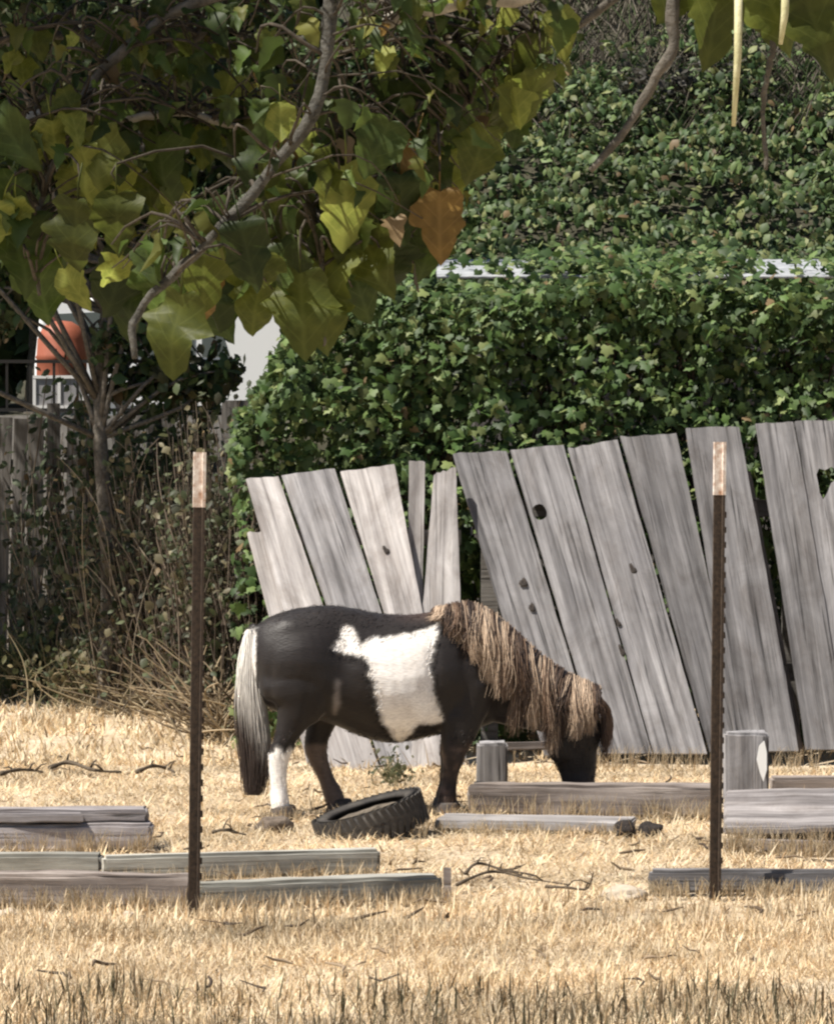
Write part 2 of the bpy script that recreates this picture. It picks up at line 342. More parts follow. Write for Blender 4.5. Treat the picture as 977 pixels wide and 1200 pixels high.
def stump(px, d, w, h, label, mat, splash=False):
    r_ = gp(px+w/2, d); b = board('post_stump', label, 'stump', r_, r_+Vector((h, 0, 0)), w/F*d*.9, w/F*d, mat, rough=.007, seg=8, keep=False)
    b.rotation_euler = (0, -math.pi/2, 0); q = gp(px-w/2, d); clear((q.x, d), (r_.x, d+w/F*d*.9))
    b['group'] = 'short stumps of square post'
    return b
stump(577, 15.45, 36, .255, 'short grey square stump between the front leg and head of the pony', M_FENCE)
stump(876, 15.15, 50, .325, 'short grey square stump with white smear right of the right metal post', M_FENCE)
# white smear of paint on the right stump is a flake of its own
mb = MB(); pts = [(889, 874), (895, 868), (898, 882), (898, 902), (894, 916), (890, 906), (886, 890)]
ps = [at(x, y, 15.128) for x, y in pts]; n = len(ps)
mb.add(ps + [q+Vector((0, .004, 0)) for q in ps], [tuple(range(n)), tuple(range(2*n-1, n-1, -1))] + [(i, n+i, n+(i+1)%n, (i+1)%n) for i in range(n)])
so_ = [o for o in C.objects if o.name.startswith('post_stump')][1]
bpy.context.view_layer.update()
sm_o = mb.build('paint_smear', plain('white_paint', (.8, .8, .78), .6), so_)
sm_o.matrix_parent_inverse = Matrix.LocRotScale(so_.location, so_.rotation_euler, None).inverted()

# ================================================================ rocks and lumps
def lump(name, label, cat, px, d, sx, sy, sz, mat, z=0.0, group=None, seed=0):
    bm = bmesh.new(); bmesh.ops.create_icosphere(bm, subdivisions=3, radius=1)
    for v in bm.verts:
        k = 1 + .35*noise.noise(v.co*1.4+Vector((seed, 3, 1))) + .12*noise.noise(v.co*4+Vector((seed, 0, 0)))
        v.co = Vector((v.co.x*sx*k, v.co.y*sy*k, max(v.co.z, -.45)*sz*k))
    me = bpy.data.meshes.new(name); bm.to_mesh(me); bm.free(); me.polygons.foreach_set('use_smooth', [True]*len(me.polygons))
    o = link(name, me, mat); o.location = gp(px, d) + Vector((0, 0, z)); return tag(o, label, cat, group)
M_CHAR = noisy('charred', (.006, .005, .005), (.045, .035, .03), 25, .9, .8, .02)
M_STONE = noisy('pale_stone', (.32, .26, .195), (.50, .43, .34), 14, .9, .5, .01)
M_CLOD = noisy('brown_clod', (.06, .045, .035), (.2, .16, .125), 20, .95, .8, .02)
lump('charred_lump', 'left of the two black lumps on the straw below the dark beam', 'lump', 733, 13.95, .046, .05, .042, M_CHAR, .02, 'black lumps on the straw', 3)
lump('charred_lump', 'right of the two black lumps on the straw, nearer the right metal post', 'lump', 763, 13.98, .05, .05, .038, M_CHAR, .018, 'black lumps on the straw', 8)
lump('flat_stone', 'pale flat stone half sunk in the dry grass left of the plank on edge', 'stone', 731, 12.05, .085, .07, .034, M_STONE, .0, None, 5)
lump('pebble', 'small pale pebble in front of the dark front board, near the left metal post', 'pebble', 150, 11.45, .02, .02, .02, M_STONE, .008, 'pale pebbles', 6)
lump('pebble', 'pale pebble in front of the dark front board at the left edge', 'pebble', 8, 11.5, .035, .02, .022, M_STONE, .008, 'pale pebbles', 9)
lump('dirt_clod', 'brown clod of dirt at the white hind hoof of the pony', 'clod', 322, 14.20, .075, .05, .045, M_CLOD, .01, None, 12)

# ================================================================ twigs lying on the straw
def twig(label, pts, r=.006, group='dry twigs on the straw'):
    mb = MB(); q = spline(pts, 14)
    mb.tube(q, np.linspace(r, r*.45, 14)*(1+.2*np.sin(np.arange(14)*1.7)), 6)
    for i in (4, 8, 10):
        s = Vector(q[i]); e = s + Vector((random.uniform(-.08, .08), random.uniform(-.06, .06), random.uniform(.01, .05)))
        mb.tube([s, s.lerp(e, .5)+Vector((0, 0, .01)), e], [r*.5, r*.4, r*.2], 5)
    return tag(mb.build('dry_twig', M_TWIG, None, True), label, 'twig', group)
def gz(px, d, z): return gp(px, d)+Vector((0, 0, z))
twig('long crooked dry twig right of the front bed boards', [gz(535, 12.2, .02), gz(575, 12.35, .05), gz(620, 12.3, .03), gz(668, 12.2, .02)], .007)
twig('dry twig with raised end left of the pale flat stone', [gz(640, 12.15, .02), gz(665, 12.05, .03), gz(688, 12.02, .03), gz(695, 12.0, .09)], .006)
twig('thin dry twig close to the dark stake', [gz(545, 12.45, .03), gz(560, 12.6, .05), gz(590, 12.55, .03), gz(612, 12.5, .02)], .007)
twig('dark twig on the far straw left of the tail of the pony', [gz(58, 16.6, .03), gz(80, 16.7, .05), gz(110, 16.5, .03), gz(142, 16.5, .02)], .014)
twig('dark twig on the far straw at the left edge', [gz(0, 16.3, .03), gz(18, 16.4, .04), gz(36, 16.5, .03), gz(50, 16.5, .02)], .012)
twig('short dark twig behind the left metal post', [gz(160, 16.4, .03), gz(178, 16.5, .05), gz(195, 16.6, .03), gz(204, 16.5, .02)], .012)
twig('short twig between left metal post and dirt clod', [gz(248, 13.8, .03), gz(262, 13.8, .04), gz(275, 13.8, .03), gz(288, 13.8, .02)], .008)

# ================================================================ tyre
def tyre():
    d = 14.08; ctr = at(434, 961, d)
    root = thing('old_tyre', 'old black tyre lying tilted on the straw below the belly of the pony', 'tyre', ctr)
    Ro, Ri, w = .240, .165, .125
    prof = [(Ri, -.36*w), (Ri+.012, -.47*w), (Ri+.05, -.53*w), (Ro-.03, -.5*w), (Ro-.006, -.40*w), (Ro, -.2*w), (Ro, .2*w), (Ro-.006, .40*w), (Ro-.03, .5*w), (Ri+.05, .53*w), (Ri+.012, .47*w), (Ri, .36*w), (Ri+.03, .34*w), (Ro-.03, .3*w), (Ro-.025, -.3*w), (Ri+.03, -.34*w)]
    n, k = 64, len(prof); vs = []; fs = []
    for i in range(n):
        a = 2*math.pi*i/n
        for (r, z) in prof: vs.append((r*math.cos(a), r*math.sin(a), z))
    fs = [(i*k+j, ((i+1) % n)*k+j, ((i+1) % n)*k+(j+1) % k, i*k+(j+1) % k) for i in range(n) for j in range(k)]
    rot = Matrix.Rotation(R(-17), 4, 'Y') @ Matrix.Rotation(R(2.5), 4, 'X')
    mb = MB(); mb.add(vs, fs); body = mb.build('tyre_body', M_RUBBER, root, True, loc=(0, 0, 0))
    body.rotation_euler = rot.to_euler()
    tm = MB()
    a = .0
    base = MB().box((Ro-.006, -.0095, -.030), (Ro+.0008, .0105, .030)).mesh('tread_block'); base.materials.append(M_RUBBER)
    for i in range(44):
        for s in (-1, 1):
            b = bpy.data.objects.new('tread_block', base); C.objects.link(b); b.parent = root
            q = 2*math.pi*(i + .25*s)/44
            b.matrix_basis = rot @ Matrix.Rotation(q, 4, 'Z') @ Matrix.Translation((0, 0, s*.036)) @ Matrix.Rotation(s*R(18), 4, 'X')
    dm = MB(); dn = 24; rv = []
    for r, z in ((0, .030), (.06, .038), (.12, .034), (.2, .020)):
        for i in range(dn): q = 2*math.pi*i/dn; rv.append((r*math.cos(q), r*math.sin(q), z+.012*noise.noise(Vector((r*30, q*3, 1)))))
    dm.add(rv, [(j*dn+i, j*dn+(i+1) % dn, (j+1)*dn+(i+1) % dn, (j+1)*dn+i) for j in range(3) for i in range(dn)])
    f = dm.build('dirt_fill', noisy('dark_soil', (.04, .032, .024), (.20, .165, .125), 26, .95, .8, .02), root, True, loc=(0, 0, 0)); f.rotation_euler = rot.to_euler()
    clear((ctr.x-.22, ctr.y-.1), (ctr.x+.22, ctr.y+.2))
tyre()

# ================================================================ steel fence posts
def tpost(bpx, bd, tpx, tpy, label):
    b = gp(bpx, bd); tp = at(tpx, tpy, bd); root = thing('metal_post', label, 'post', b, 'rusty metal fence posts')
    L = (tp-b).length; ax = (tp-b).normalized(); q = ax.to_track_quat('Z', 'Y').to_matrix().to_4x4()
    tiplen = .19; W2, T = .0155, .0045
    def tee(z0, z1, g=0.0):
        mb = MB(); mb.box((-W2-g, -T-g, z0), (W2+g, T+g, z1)); mb.box((-T-g, T+g*.5, z0), (T+g, .034+g, z1)); return mb
    def put(mb, name, mat):
        o = mb.build(name, mat, root, loc=(0, 0, 0)); o.rotation_euler = q.to_euler() ; return o
    put(tee(-.3, L-tiplen), 'shaft', M_RUST); put(tee(L-tiplen, L, .0012), 'painted_tip', M_TIP)
    sme = MB().box((-.008, -T-.008, 0), (.008, -T-.0005, .022)).mesh('stud'); sme.materials.append(M_RUST); z = .12; studs = []
    while z < L-tiplen-.03:
        o = bpy.data.objects.new('stud', sme); C.objects.link(o); o.parent = root; studs.append((o, z)); z += .054
    # the post is turned a little so that both flange and web show
    root.rotation_euler = (0, 0, R(14))
    qq = Matrix.Rotation(R(-14), 4, 'Z') @ q @ Matrix.Rotation(R(14), 4, 'Z')
    for ch in root.children: ch.rotation_euler = qq.to_euler()
    for o, z in studs: o.location = qq @ Vector((0, 0, z))
tpost(231, 11.57, 239, 530, 'rusty metal post with cream and orange tip, left of the pony')
tpost(842, 12.02, 847, 518, 'rusty metal post with whitish tip in front of the leaning grey planks')

# ================================================================ leaning plank fence
def hole_cutter(poly, Y0, Y1):
    mb = MB(); n = len(poly); mb.add([at(x, y, Y0) for x, y in poly]+[at(x, y, Y1) for x, y in poly], [tuple(range(n)), tuple(range(2*n-1, n-1, -1))]+[(i, n+i, n+(i+1) % n, (i+1) % n) for i in range(n)])
    me = mb.mesh('cut'); bm = bmesh.new(); bm.from_mesh(me); bmesh.ops.recalc_face_normals(bm, faces=bm.faces); bm.to_mesh(me); bm.free(); return me
def plank(parent, tl, tr, br, bl, yt, yb, mat, thick=.022, jag=.006, holes=(), knots=(), bend=0.0):
    P = [at(*bl, yb), at(*br, yb+.008), at(*tr, yt+.008), at(*tl, yt)]
    o0 = (P[0]+P[1])/2; X = ((P[2]+P[3])/2-o0).normalized(); Yv = (P[0]-P[1]); Yv = (Yv-X*Yv.dot(X)).normalized(); Z = X.cross(Yv)
    Mx = Matrix(((X.x, Yv.x, Z.x, o0.x), (X.y, Yv.y, Z.y, o0.y), (X.z, Yv.z, Z.z, o0.z), (0, 0, 0, 1))); inv = Mx.inverted()
    q = [inv @ p_ for p_ in P]; nx, ny = 22, 7; vs = []; s = random.uniform(0, 99)
    for side in (0, 1):
        for i in range(nx+1):
            for j in range(ny+1):
                u, v = i/nx, j/ny
                p_ = (q[0]*(1-v)+q[1]*v)*(1-u)+(q[3]*(1-v)+q[2]*v)*u
                e = noise.noise(Vector((u*6+s, v*1.5, 0)))*.004
                if i == nx: p_.x += noise.noise(Vector((v*7+s, 3, 0)))*jag*2 + noise.noise(Vector((v*19+s, 8, 0)))*jag*1.5
                if j in (0, ny): p_.y += noise.noise(Vector((u*9+s, j*5, 2)))*.005 + noise.noise(Vector((u*40+s, j*5, 7)))*.002
                cup = .006*(1-(2*v-1)**2)*math.sin(s) + bend*math.sin(u*math.pi)
                vs.append((p_.x, p_.y, p_.z+e+cup-(thick if side else 0)))
    w = ny+1; k = (nx+1)*w; fs = []
    for i in range(nx):
        for j in range(ny):
            a = i*w+j; fs.append((a, a+w, a+w+1, a+1)); fs.append((k+a, k+a+1, k+a+w+1, k+a+w))
    rim = [i*w for i in range(nx+1)] + [nx*w+j for j in range(1, ny+1)] + [i*w+ny for i in range(nx-1, -1, -1)] + [j for j in range(ny-1, 0, -1)]
    for i in range(len(rim)): a, b = rim[i], rim[(i+1) % len(rim)]; fs.append((a, k+a, k+b, b))
    mb = MB(); mb.add(vs, fs); me = mb.mesh('plank'); me.materials.append(mat)
    bm = bmesh.new(); bm.from_mesh(me); bmesh.ops.recalc_face_normals(bm, faces=bm.faces); bm.to_mesh(me); bm.free()
    o = bpy.data.objects.new('plank', me); C.objects.link(o); o.parent = parent
    o.matrix_basis = Matrix.Translation(-Vector(parent.location)) @ Mx
    for poly in holes:
        cm = hole_cutter(poly, 16, 19); co = bpy.data.objects.new('cut', cm); C.objects.link(co)
        bpy.context.view_layer.update()
        md = o.modifiers.new('b', 'BOOLEAN'); md.operation = 'DIFFERENCE'; md.object = co; md.solver = 'EXACT'
        bpy.context.view_layer.update()
        ne = bpy.data.meshes.new_from_object(o.evaluated_get(bpy.context.evaluated_depsgraph_get()))
        o.modifiers.clear(); o.data = ne; bpy.data.objects.remove(co); bpy.data.meshes.remove(cm)
    bpy.context.view_layer.update()
    for (kx, ky, rx, ry) in knots:
        # find the depth of the face at this pixel
        r_ = ray(kx, ky); c0 = Vector((0, 0, EYE)); nrm = Z; tt = (o0-c0).dot(nrm)/r_.dot(nrm); hp = c0 + r_*tt; lc = inv @ hp
        kb = MB(); n = 12; kv = []
        for rr, zz in ((1.0, .0), (.9, .0025), (.5, .0022), (.0, .001)):
            for i in range(n):
                a = 2*math.pi*i/n; w_ = 1+.28*math.sin(2*a+s)+.2*math.sin(3*a+2*s); kv.append((rr*ry*math.cos(a)*w_, rr*rx*.8*math.sin(a)*w_, zz))
        kb.add(kv, [(j*n+i, j*n+(i+1) % n, (j+1)*n+(i+1) % n, (j+1)*n+i) for j in range(3) for i in range(n)])
        ko = kb.build('knot', M_KNOT, o, True, loc=(lc.x, lc.y, .004+abs(bend)))
    return o
M_KNOT = noisy('dark_knot', (.012, .010, .009), (.06, .048, .04), 60, .8, .5, .003)
G = 905
def xl(x0, y0, s, y): return x0 + s*(y-y0)
fen = thing('leaning_fence', 'bleached short leaning fence section directly behind the back of the pony', 'fence', gp(430, 17.3))
def pk(parent, x0, x1, y0, y1, s0, s1, yt, yb, mat, g=G, **k):
    """plank: top-left (x0,y0), top-right (x1,y1), edges slope s0,s1 px per px down to row g"""
    return plank(parent, (x0, y0), (x1, y1), (xl(x1, y1, s1, g), g), (xl(x0, y0, s0, g), g), yt, yb, mat, **k)
pk(fen, 290, 312, 624, 622, .26, .27, 17.62, 17.06, M_PALE)
pk(fen, 288, 326, 561, 558, .29, .347, 17.60, 17.0, M_PALE)
pk(fen, 330, 392, 557, 549, .344, .325, 17.62, 17.04, M_FENCE)
pk(fen, 399, 462, 553, 544, .312, .19, 17.60, 17.0, M_PALE, knots=((452, 645, .02, .022), (471, 637, .016, .018)))
pk(fen, 480, 498, 539, 541, -.02, -.02, 17.64, 17.08, M_PALE)
pk(fen, 508, 534, 556, 547, -.08, .035, 17.60, 17.02, M_PALE)
for z in (.45, 1.15):
    mb = MB(); d = 17.07 + .41*z; a, b = gp(372 - 40*z, d), gp(540, d); mb.box((a.x, d, z-.04), (b.x, d+.04, z+.04)); mb.build('rail', M_SHADEF, fen)
fen2 = thing('leaning_fence', 'tall grey fence of wide planks leaning left behind the head of the pony', 'fence', gp(740, 17.4))
sy = 17.5
pk(fen2, 530, 593, 531, 528, .305, .306, 17.75, 17.2, M_FENCE, 885, knots=((613, 683, .022, .03), (623, 712, .016, .03)))
hp = [(632+8.5*math.cos(a)*(1+.15*math.sin(2*a)), 600+9.5*math.sin(a)) for a in np.linspace(0, 2*math.pi, 12, endpoint=False)]
pk(fen2, 598, 660, 527, 521, .300, .286, 17.74, 17.19, M_FENCE, 883, holes=(hp,))
pk(fen2, 665, 723, 525, 516, .281, .287, 17.75, 17.2, M_FENCE, 883, knots=((741, 667, .022, .026), (724, 730, .016, .02), (728, 763, .018, .03)))
pk(fen2, 727, 792, 512, 507, .283, .22, 17.77, 17.22, M_FENCE, 881)
pk(fen2, 803, 865, 502, 499, .16, .185, 17.74, 17.18, M_FENCE, 880, bend=.01)
pk(fen2, 868, 879, 552, 552, .19, .19, 17.79, 17.26, M_DARKW, 880)
hh = [(956, 556), (959, 549), (966, 551), (974, 547), (981, 553), (979, 562), (973, 566), (969, 577), (964, 585), (960, 578), (958, 566)]
pk(fen2, 885, 929, 496, 494, .155, .17, 17.75, 17.19, M_FENCE, 878, bend=.008)
pk(fen2, 931, 1002, 494, 492, .16, .14, 17.76, 17.2, M_FENCE, 878, holes=(hh,))
pk(fen2, 1007, 1062, 492, 490, .13, .12, 17.76, 17.2, M_FENCE, 876)
for z in (.45, 1.3):
    d = 17.26 + .37*z; a, b = gp(700-105*z, d), gp(1080, d); mb = MB(); mb.box((a.x, d, z-.045), (b.x, d+.04, z+.045)); mb.build('rail', M_SHADEF, fen2)
for px, z in ((545, 1.5), (905, 1.75)):
    mb = MB(); a = gp(px+30, 17.6); mb.box((a.x-.045, 17.9, -.2), (a.x+.045, 17.99, z)); mb.build('post', M_SHADEF, fen2)
fb0, fb1 = gp(300, 17.0), gp(1100, 17.0); clear((fb0.x, 17.05), (fb1.x, 17.4))

# ================================================================ pony
YAW = .16
def pY(px): return 14.85 + (px-430)/262*YAW
def P3(px, py, dy=0.0): return at(px, py, pY(px)+dy)
def build_pony():
    root = thing('pony', 'black and white pinto pony with tan mane grazing with its head lowered', 'pony', gp(430, 14.85))
    mb = MB()
    # torso: upright rings
    T = [(296, 742, 790, .05), (304, 731, 815, .10), (318, 722, 832, .15), (338, 715, 838, .18), (365, 710, 842, .195), (392, 710, 850, .19), (420, 714, 862, .20), (450, 719, 870, .21), (480, 720, 868, .205),
         (508, 716, 862, .19), (532, 711, 858, .175), (555, 712, 855, .155), (575, 722, 848, .125), (590, 738, 836, .085), (597, 755, 820, .04)]
    T = spline(T, 40); n = 28; rings = []
    for (px, t_, b_, hw) in T:
        c = (t_+b_)/2; h = (b_-t_)/2; ring = []
        for k in range(n):
            a = 2*math.pi*k/n; ca, sa = math.cos(a), math.sin(a)
            y = math.copysign(abs(ca)**.9, ca)*hw*(1.0 if sa < 0 else 1-.18*sa)   # a little narrower along the back
            ring.append(P3(px, c - h*math.copysign(abs(sa)**.92, sa), y))
        rings.append(ring)
    def rings_to(rings):
        n = len(rings[0]); m = len(rings); vs = [v for r in rings for v in r]
        fs = [(i*n+k, i*n+(k+1) % n, (i+1)*n+(k+1) % n, (i+1)*n+k) for i in range(m-1) for k in range(n)]
        fs += [tuple(range(n-1, -1, -1)), tuple((m-1)*n+k for k in range(n))]; mb.add(vs, fs)
    rings_to(rings)
    def limb(L, dy, n=16, steps=24):
        """L: (px, py, in-plane radius m, lateral radius m[, dy])"""
        Q = spline([tuple(q[:4]) + ((q[4] if len(q) > 4 else dy),) for q in L], steps); rr = []
        C3 = [P3(q[0], q[1], q[4]) for q in Q]
        for i, q in enumerate(Q):
            tg = (C3[min(i+1, steps-1)]-C3[max(i-1, 0)]).normalized(); lat = Vector((-.1, 1, 0)); lat = (lat-tg*lat.dot(tg)).normalized(); ip = tg.cross(lat)
            rr.append([C3[i] + ip*math.cos(2*math.pi*k/n)*q[2] + lat*math.sin(2*math.pi*k/n)*q[3] for k in range(n)])
        rings_to(rr)
    # neck, head, ears
    limb([(535, 782, .22, .12), (568, 790, .205, .11), (605, 805, .18, .095), (640, 820, .15, .082), (668, 833, .12, .07), (684, 842, .09, .06)], 0, 20, 30)
    limb([(683, 822, .06, .05), (679, 838, .098, .07), (674, 858, .115, .075), (672, 874, .112, .066), (675, 892, .095, .055), (677, 908, .080, .047), (678, 920, .070, .044), (678, 930, .055, .036), (678, 936, .03, .02)], 0, 20, 34)
    limb([(657, 862, .05, .04, -.03), (655, 876, .06, .045, -.03), (660, 890, .045, .03, -.03)], -.03, 12, 8)      # jaw
    for s in (-1, 1): limb([(690, 822, .03, .018, s*.05), (699, 815, .024, .014, s*.062), (706, 810, .006, .005, s*.066)], s*.05, 10, 10)
    # legs
    limb([(548, 800, .13, .07, -.085), (543, 835, .10, .06, -.10), (537, 860, .080, .05, -.105), (532, 880, .058, .044, -.105), (531, 890, .049, .041, -.105), (528, 902, .039, .032, -.105), (526, 918, .035, .029, -.105), (524, 932, .043, .037, -.105), (522, 942, .042, .037, -.105), (523, 953, .050, .045, -.105)], -.1)
    limb([(546, 800, .12, .07, .085), (540, 835, .09, .055, .10), (534, 860, .068, .047, .105), (529, 880, .054, .043, .105), (528, 890, .050, .042, .105), (525, 902, .038, .033, .105), (523, 918, .035, .030, .105), (521, 930, .042, .036, .105), (520, 938, .040, .036, .105), (520, 947, .048, .044, .105)], .1)
    limb([(346, 765, .10, .04, -.06), (346, 785, .15, .07, -.085), (348, 805, .165, .085, -.103), (351, 828, .118, .066, -.115), (341, 849, .070, .050, -.115), (334, 866, .052, .042, -.115), (328, 883, .050, .038, -.115), (326, 898, .042, .033, -.115), (327, 922, .035, .030, -.115), (328, 938, .042, .037, -.115), (329, 948, .040, .037, -.115), (331, 959, .052, .046, -.115)], -.11)
    limb([(352, 775, .15, .085, .09), (370, 810, .13, .08, .10), (377, 836, .085, .058, .11), (372, 860, .058, .046, .115), (370, 878, .052, .040, .115), (375, 895, .042, .034, .115), (383, 914, .036, .030, .115), (390, 930, .044, .038, .115), (393, 939, .043, .037, .115), (397, 950, .052, .046, .115)], .11)
    # dock of the tail
    limb([(303, 740, .05, .045), (294, 748, .035, .03), (290, 775, .028, .024), (289, 800, .018, .016), (290, 815, .008, .008)], 0, 10, 12)
    me = mb.mesh('body'); bm = bmesh.new(); bm.from_mesh(me); bmesh.ops.recalc_face_normals(bm, faces=bm.faces); bm.to_mesh(me); bm.free()
    o = bpy.data.objects.new('body', me); C.objects.link(o)
    md = o.modifiers.new('r', 'REMESH'); md.mode = 'VOXEL'; md.voxel_size = .0085; md.use_smooth_shade = True
    s_ = o.modifiers.new('s', 'SMOOTH'); s_.factor = .6; s_.iterations = 9
    bpy.context.view_layer.update()
    ne = bpy.data.meshes.new_from_object(o.evaluated_get(bpy.context.evaluated_depsgraph_get())); bpy.data.objects.remove(o)
    nv = len(ne.vertices); co = np.zeros(nv*3, np.float32); ne.vertices.foreach_get('co', co); co = co.reshape(-1, 3).astype(float)
    # muscle and shaggy relief
    nor = np.zeros(nv*3, np.float32); ne.vertex_normals.foreach_get('vector', nor); nor = nor.reshape(-1, 3)
    co += nor*(.004*sines(co[:, 0]*1.0, co[:, 2], 16, 3)+.0010*sines(co[:, 0]+co[:, 1], co[:, 2]*.5, 70, 5))[:, None]
    gx_, gy_ = proj(co); yl_ = np.abs(co[:, 1] - (14.85 + (gx_-430)/262*YAW)); side_ = sm(.04, .11, yl_)
    for (mx, my, sx_, sy_, am) in ((402, 772, 16, 38, -.020), (384, 812, 20, 24, .012), (562, 795, 16, 28, .014), (507, 790, 8, 45, -.013), (338, 732, 18, 10, .012), (317, 800, 6, 36, -.008), (524, 842, 11, 13, .012), (362, 838, 7, 22, -.010), (352, 770, 22, 30, .010), (545, 770, 7, 30, -.009), (530, 800, 16, 22, .008), (430, 745, 24, 14, -.006), (470, 815, 32, 26, .010)):
        co += nor*(am*side_*np.exp(-((gx_-mx)/sx_)**2-((gy_-my)/sy_)**2))[:, None]
    for k_ in range(6): co += nor*(.0010*side_*np.exp(-((gx_-(425+k_*15+(gy_-790)*.12))/4.5)**2-((gy_-800)/40)**2))[:, None]
    ne.vertices.foreach_set('co', co.astype(np.float32).ravel())
    px, py = proj(co)
    # coat pattern (the far side carries the same pattern)
    ylat = co[:, 1] - (14.85 + (px-430)/262*YAW)
    wx = px + 3*sines(px, py, .25, 8) + 2*sines(px, py, .6, 9); wy = py + 3*sines(px, py, .22, 10)
    def inside(poly):
        ins = np.zeros(nv, bool); n = len(poly)
        for i in range(n):
            (x0, y0), (x1, y1) = poly[i], poly[(i+1) % n]
            cnd = ((y0 > wy) != (y1 > wy)); xc = (x1-x0)*(wy-y0)/((y1-y0) if y1 != y0 else 1e-9)+x0; ins ^= cnd & (wx < xc)
        return ins
    WH = [(402, 733), (415, 735), (419, 748), (421, 756), (437, 748), (458, 745), (481, 742), (500, 736), (524, 724), (516, 738), (510, 752), (506, 768), (505, 785), (507, 805), (511, 822), (520, 846), (506, 850), (492, 848), (486, 856), (475, 868), (466, 870), (455, 857), (447, 842), (442, 822), (440, 802), (435, 794), (428, 795), (434, 786), (431, 776), (424, 768), (409, 768), (396, 763), (389, 757), (398, 750)]
    col = np.empty((nv, 3)); col[:] = (.0145, .0112, .0102)
    brownback = sm(440, 500, px)*sm(735, 715, py)*sm(560, 530, px); col = col*(1-brownback[:, None]) + np.array((.06, .038, .03))*brownback[:, None]
    white = inside(WH)
    flank = inside([(393, 795), (398, 800), (396, 830), (392, 842), (390, 820)])
    wl = (py > 879 + 4*np.sin(px*.4)) & (px < 352) & (ylat < .0) & (px > 305)
    dock = (px < 300) & (py > 738)
    far_leg = (py > 872) & (px > 350) & (px < 412) & (ylat > 0)
    col[far_leg] = (.13, .10, .085); 
    fl = (px > 505) & (px < 560) & (py > 870); col[fl] = (.026, .0175, .0145)
    spot = fl & (sines(px, py, .5, 21) > .18); col[spot] = (.11, .075, .058)
    col[white | wl | dock] = (.84, .82, .79)
    col[flank] = (.20, .18, .17)
    muz = inside([(640, 905), (720, 905), (720, 940), (640, 940)]); col[muz] = (.035, .028, .027)
    # soften the edges of the patches by averaging along the mesh edges
    E = np.zeros(len(ne.edges)*2, np.int32); ne.edges.foreach_get('vertices', E); E = E.reshape(-1, 2)
    raw = col.copy()
    for _ in range(2):
        acc = col.copy(); cnt = np.ones(nv); np.add.at(acc, E[:, 0], col[E[:, 1]]); np.add.at(acc, E[:, 1], col[E[:, 0]]); np.add.at(cnt, E[:, 0], 1); np.add.at(cnt, E[:, 1], 1); col = acc/cnt[:, None]
    a = ne.color_attributes.new('Col', 'FLOAT_COLOR', 'POINT'); c4 = np.ones((nv, 4), np.float32); c4[:, :3] = col; a.data.foreach_set('color', c4.ravel())
    ne.name = 'body'; ne.materials.clear(); link('body', ne, M_COAT, root)
    # short coat hair lying back and down over the body
    tot = np.zeros(nv); edge = np.zeros(nv); np.maximum.at(edge, E[:, 0], np.abs(raw[E[:, 0]]-raw[E[:, 1]]).max(1)); np.maximum.at(edge, E[:, 1], np.abs(raw[E[:, 0]]-raw[E[:, 1]]).max(1)); bd = edge > .3
    for _ in range(2):
        b2 = bd.copy(); np.logical_or.at(b2, E[:, 0], bd[E[:, 1]]); np.logical_or.at(b2, E[:, 1], bd[E[:, 0]]); bd = b2
    fv = np.concatenate([rng.choice(np.nonzero(bd)[0], 5000), rng.choice(np.nonzero((py > 855) & (py < 945))[0], 5000), rng.choice(np.nonzero(py < 735)[0], 2500)])
    nf = len(fv); nn = nor[fv]; p0 = co[fv] + rng.normal(0, .003, (nf, 3)); dirv = np.tile(np.array((-.75, 0, -.75)), (nf, 1)) + rng.normal(0, .22, (nf, 3))
    lowleg = py[fv] > 870; dirv[lowleg] = np.array((-.1, 0, -1.0)) + rng.normal(0, .15, (lowleg.sum(), 3))
    dirv -= nn*np.sum(dirv*nn, 1, keepdims=True); dirv /= np.linalg.norm(dirv, axis=1, keepdims=True)+1e-6
    ln = rng.uniform(.007, .018, nf)[:, None]; Ph = np.stack([p0-nn*.0005, p0+dirv*ln+nn*(.0005+.0016*rng.random((nf, 1)))], 1)
    hc = raw[fv]*rng.uniform(.75, 1.2, nf)[:, None]; isb = hc.max(1) < .05; br_ = isb & (rng.random(nf) < .16); hc[br_] = np.array((.055, .036, .028))*rng.uniform(.5, 1.2, br_.sum())[:, None]
    dirt = (~isb) & (rng.random(nf) < .25); hc[dirt] *= np.array((.82, .76, .68))
    link('coat_hair', strands('coat_hair', Ph, np.tile(np.array((.0011, .0003)), (nf, 1)), np.repeat(hc[:, None], 2, 1)), M_HAIR, root, kind='stuff')
    # hooves
    M_HOOF = noisy('hoof_horn', (.03, .024, .02), (.10, .08, .065), 30, .6, .3, .003)
    for (hx, hy, dy) in ((523, 953, -.105), (520, 947, .105), (331, 959, -.115), (397, 950, .115)):
        c0 = P3(hx, hy, dy); hb = MB(); n = 16; vs = []
        for r, z in ((.060, -.004), (.058, .012), (.050, .042), (.046, .05)):
            for k in range(n): q = 2*math.pi*k/n; vs.append((c0.x+.006+r*math.cos(q)*(1.05), c0.y+r*.9*math.sin(q), z))
        hb.add(vs, [(j*n+k, j*n+(k+1) % n, (j+1)*n+(k+1) % n, (j+1)*n+k) for j in range(3) for k in range(n)]+[tuple(range(n-1, -1, -1)), tuple(3*n+k for k in range(n))])
        hb.build('hoof', M_HOOF, root, True)
    # eyes and nostrils
    M_EYE = plain('dark_eye', (.008, .006, .005), .08); M_NOS = plain('nostril_skin', (.006, .005, .005), .6)
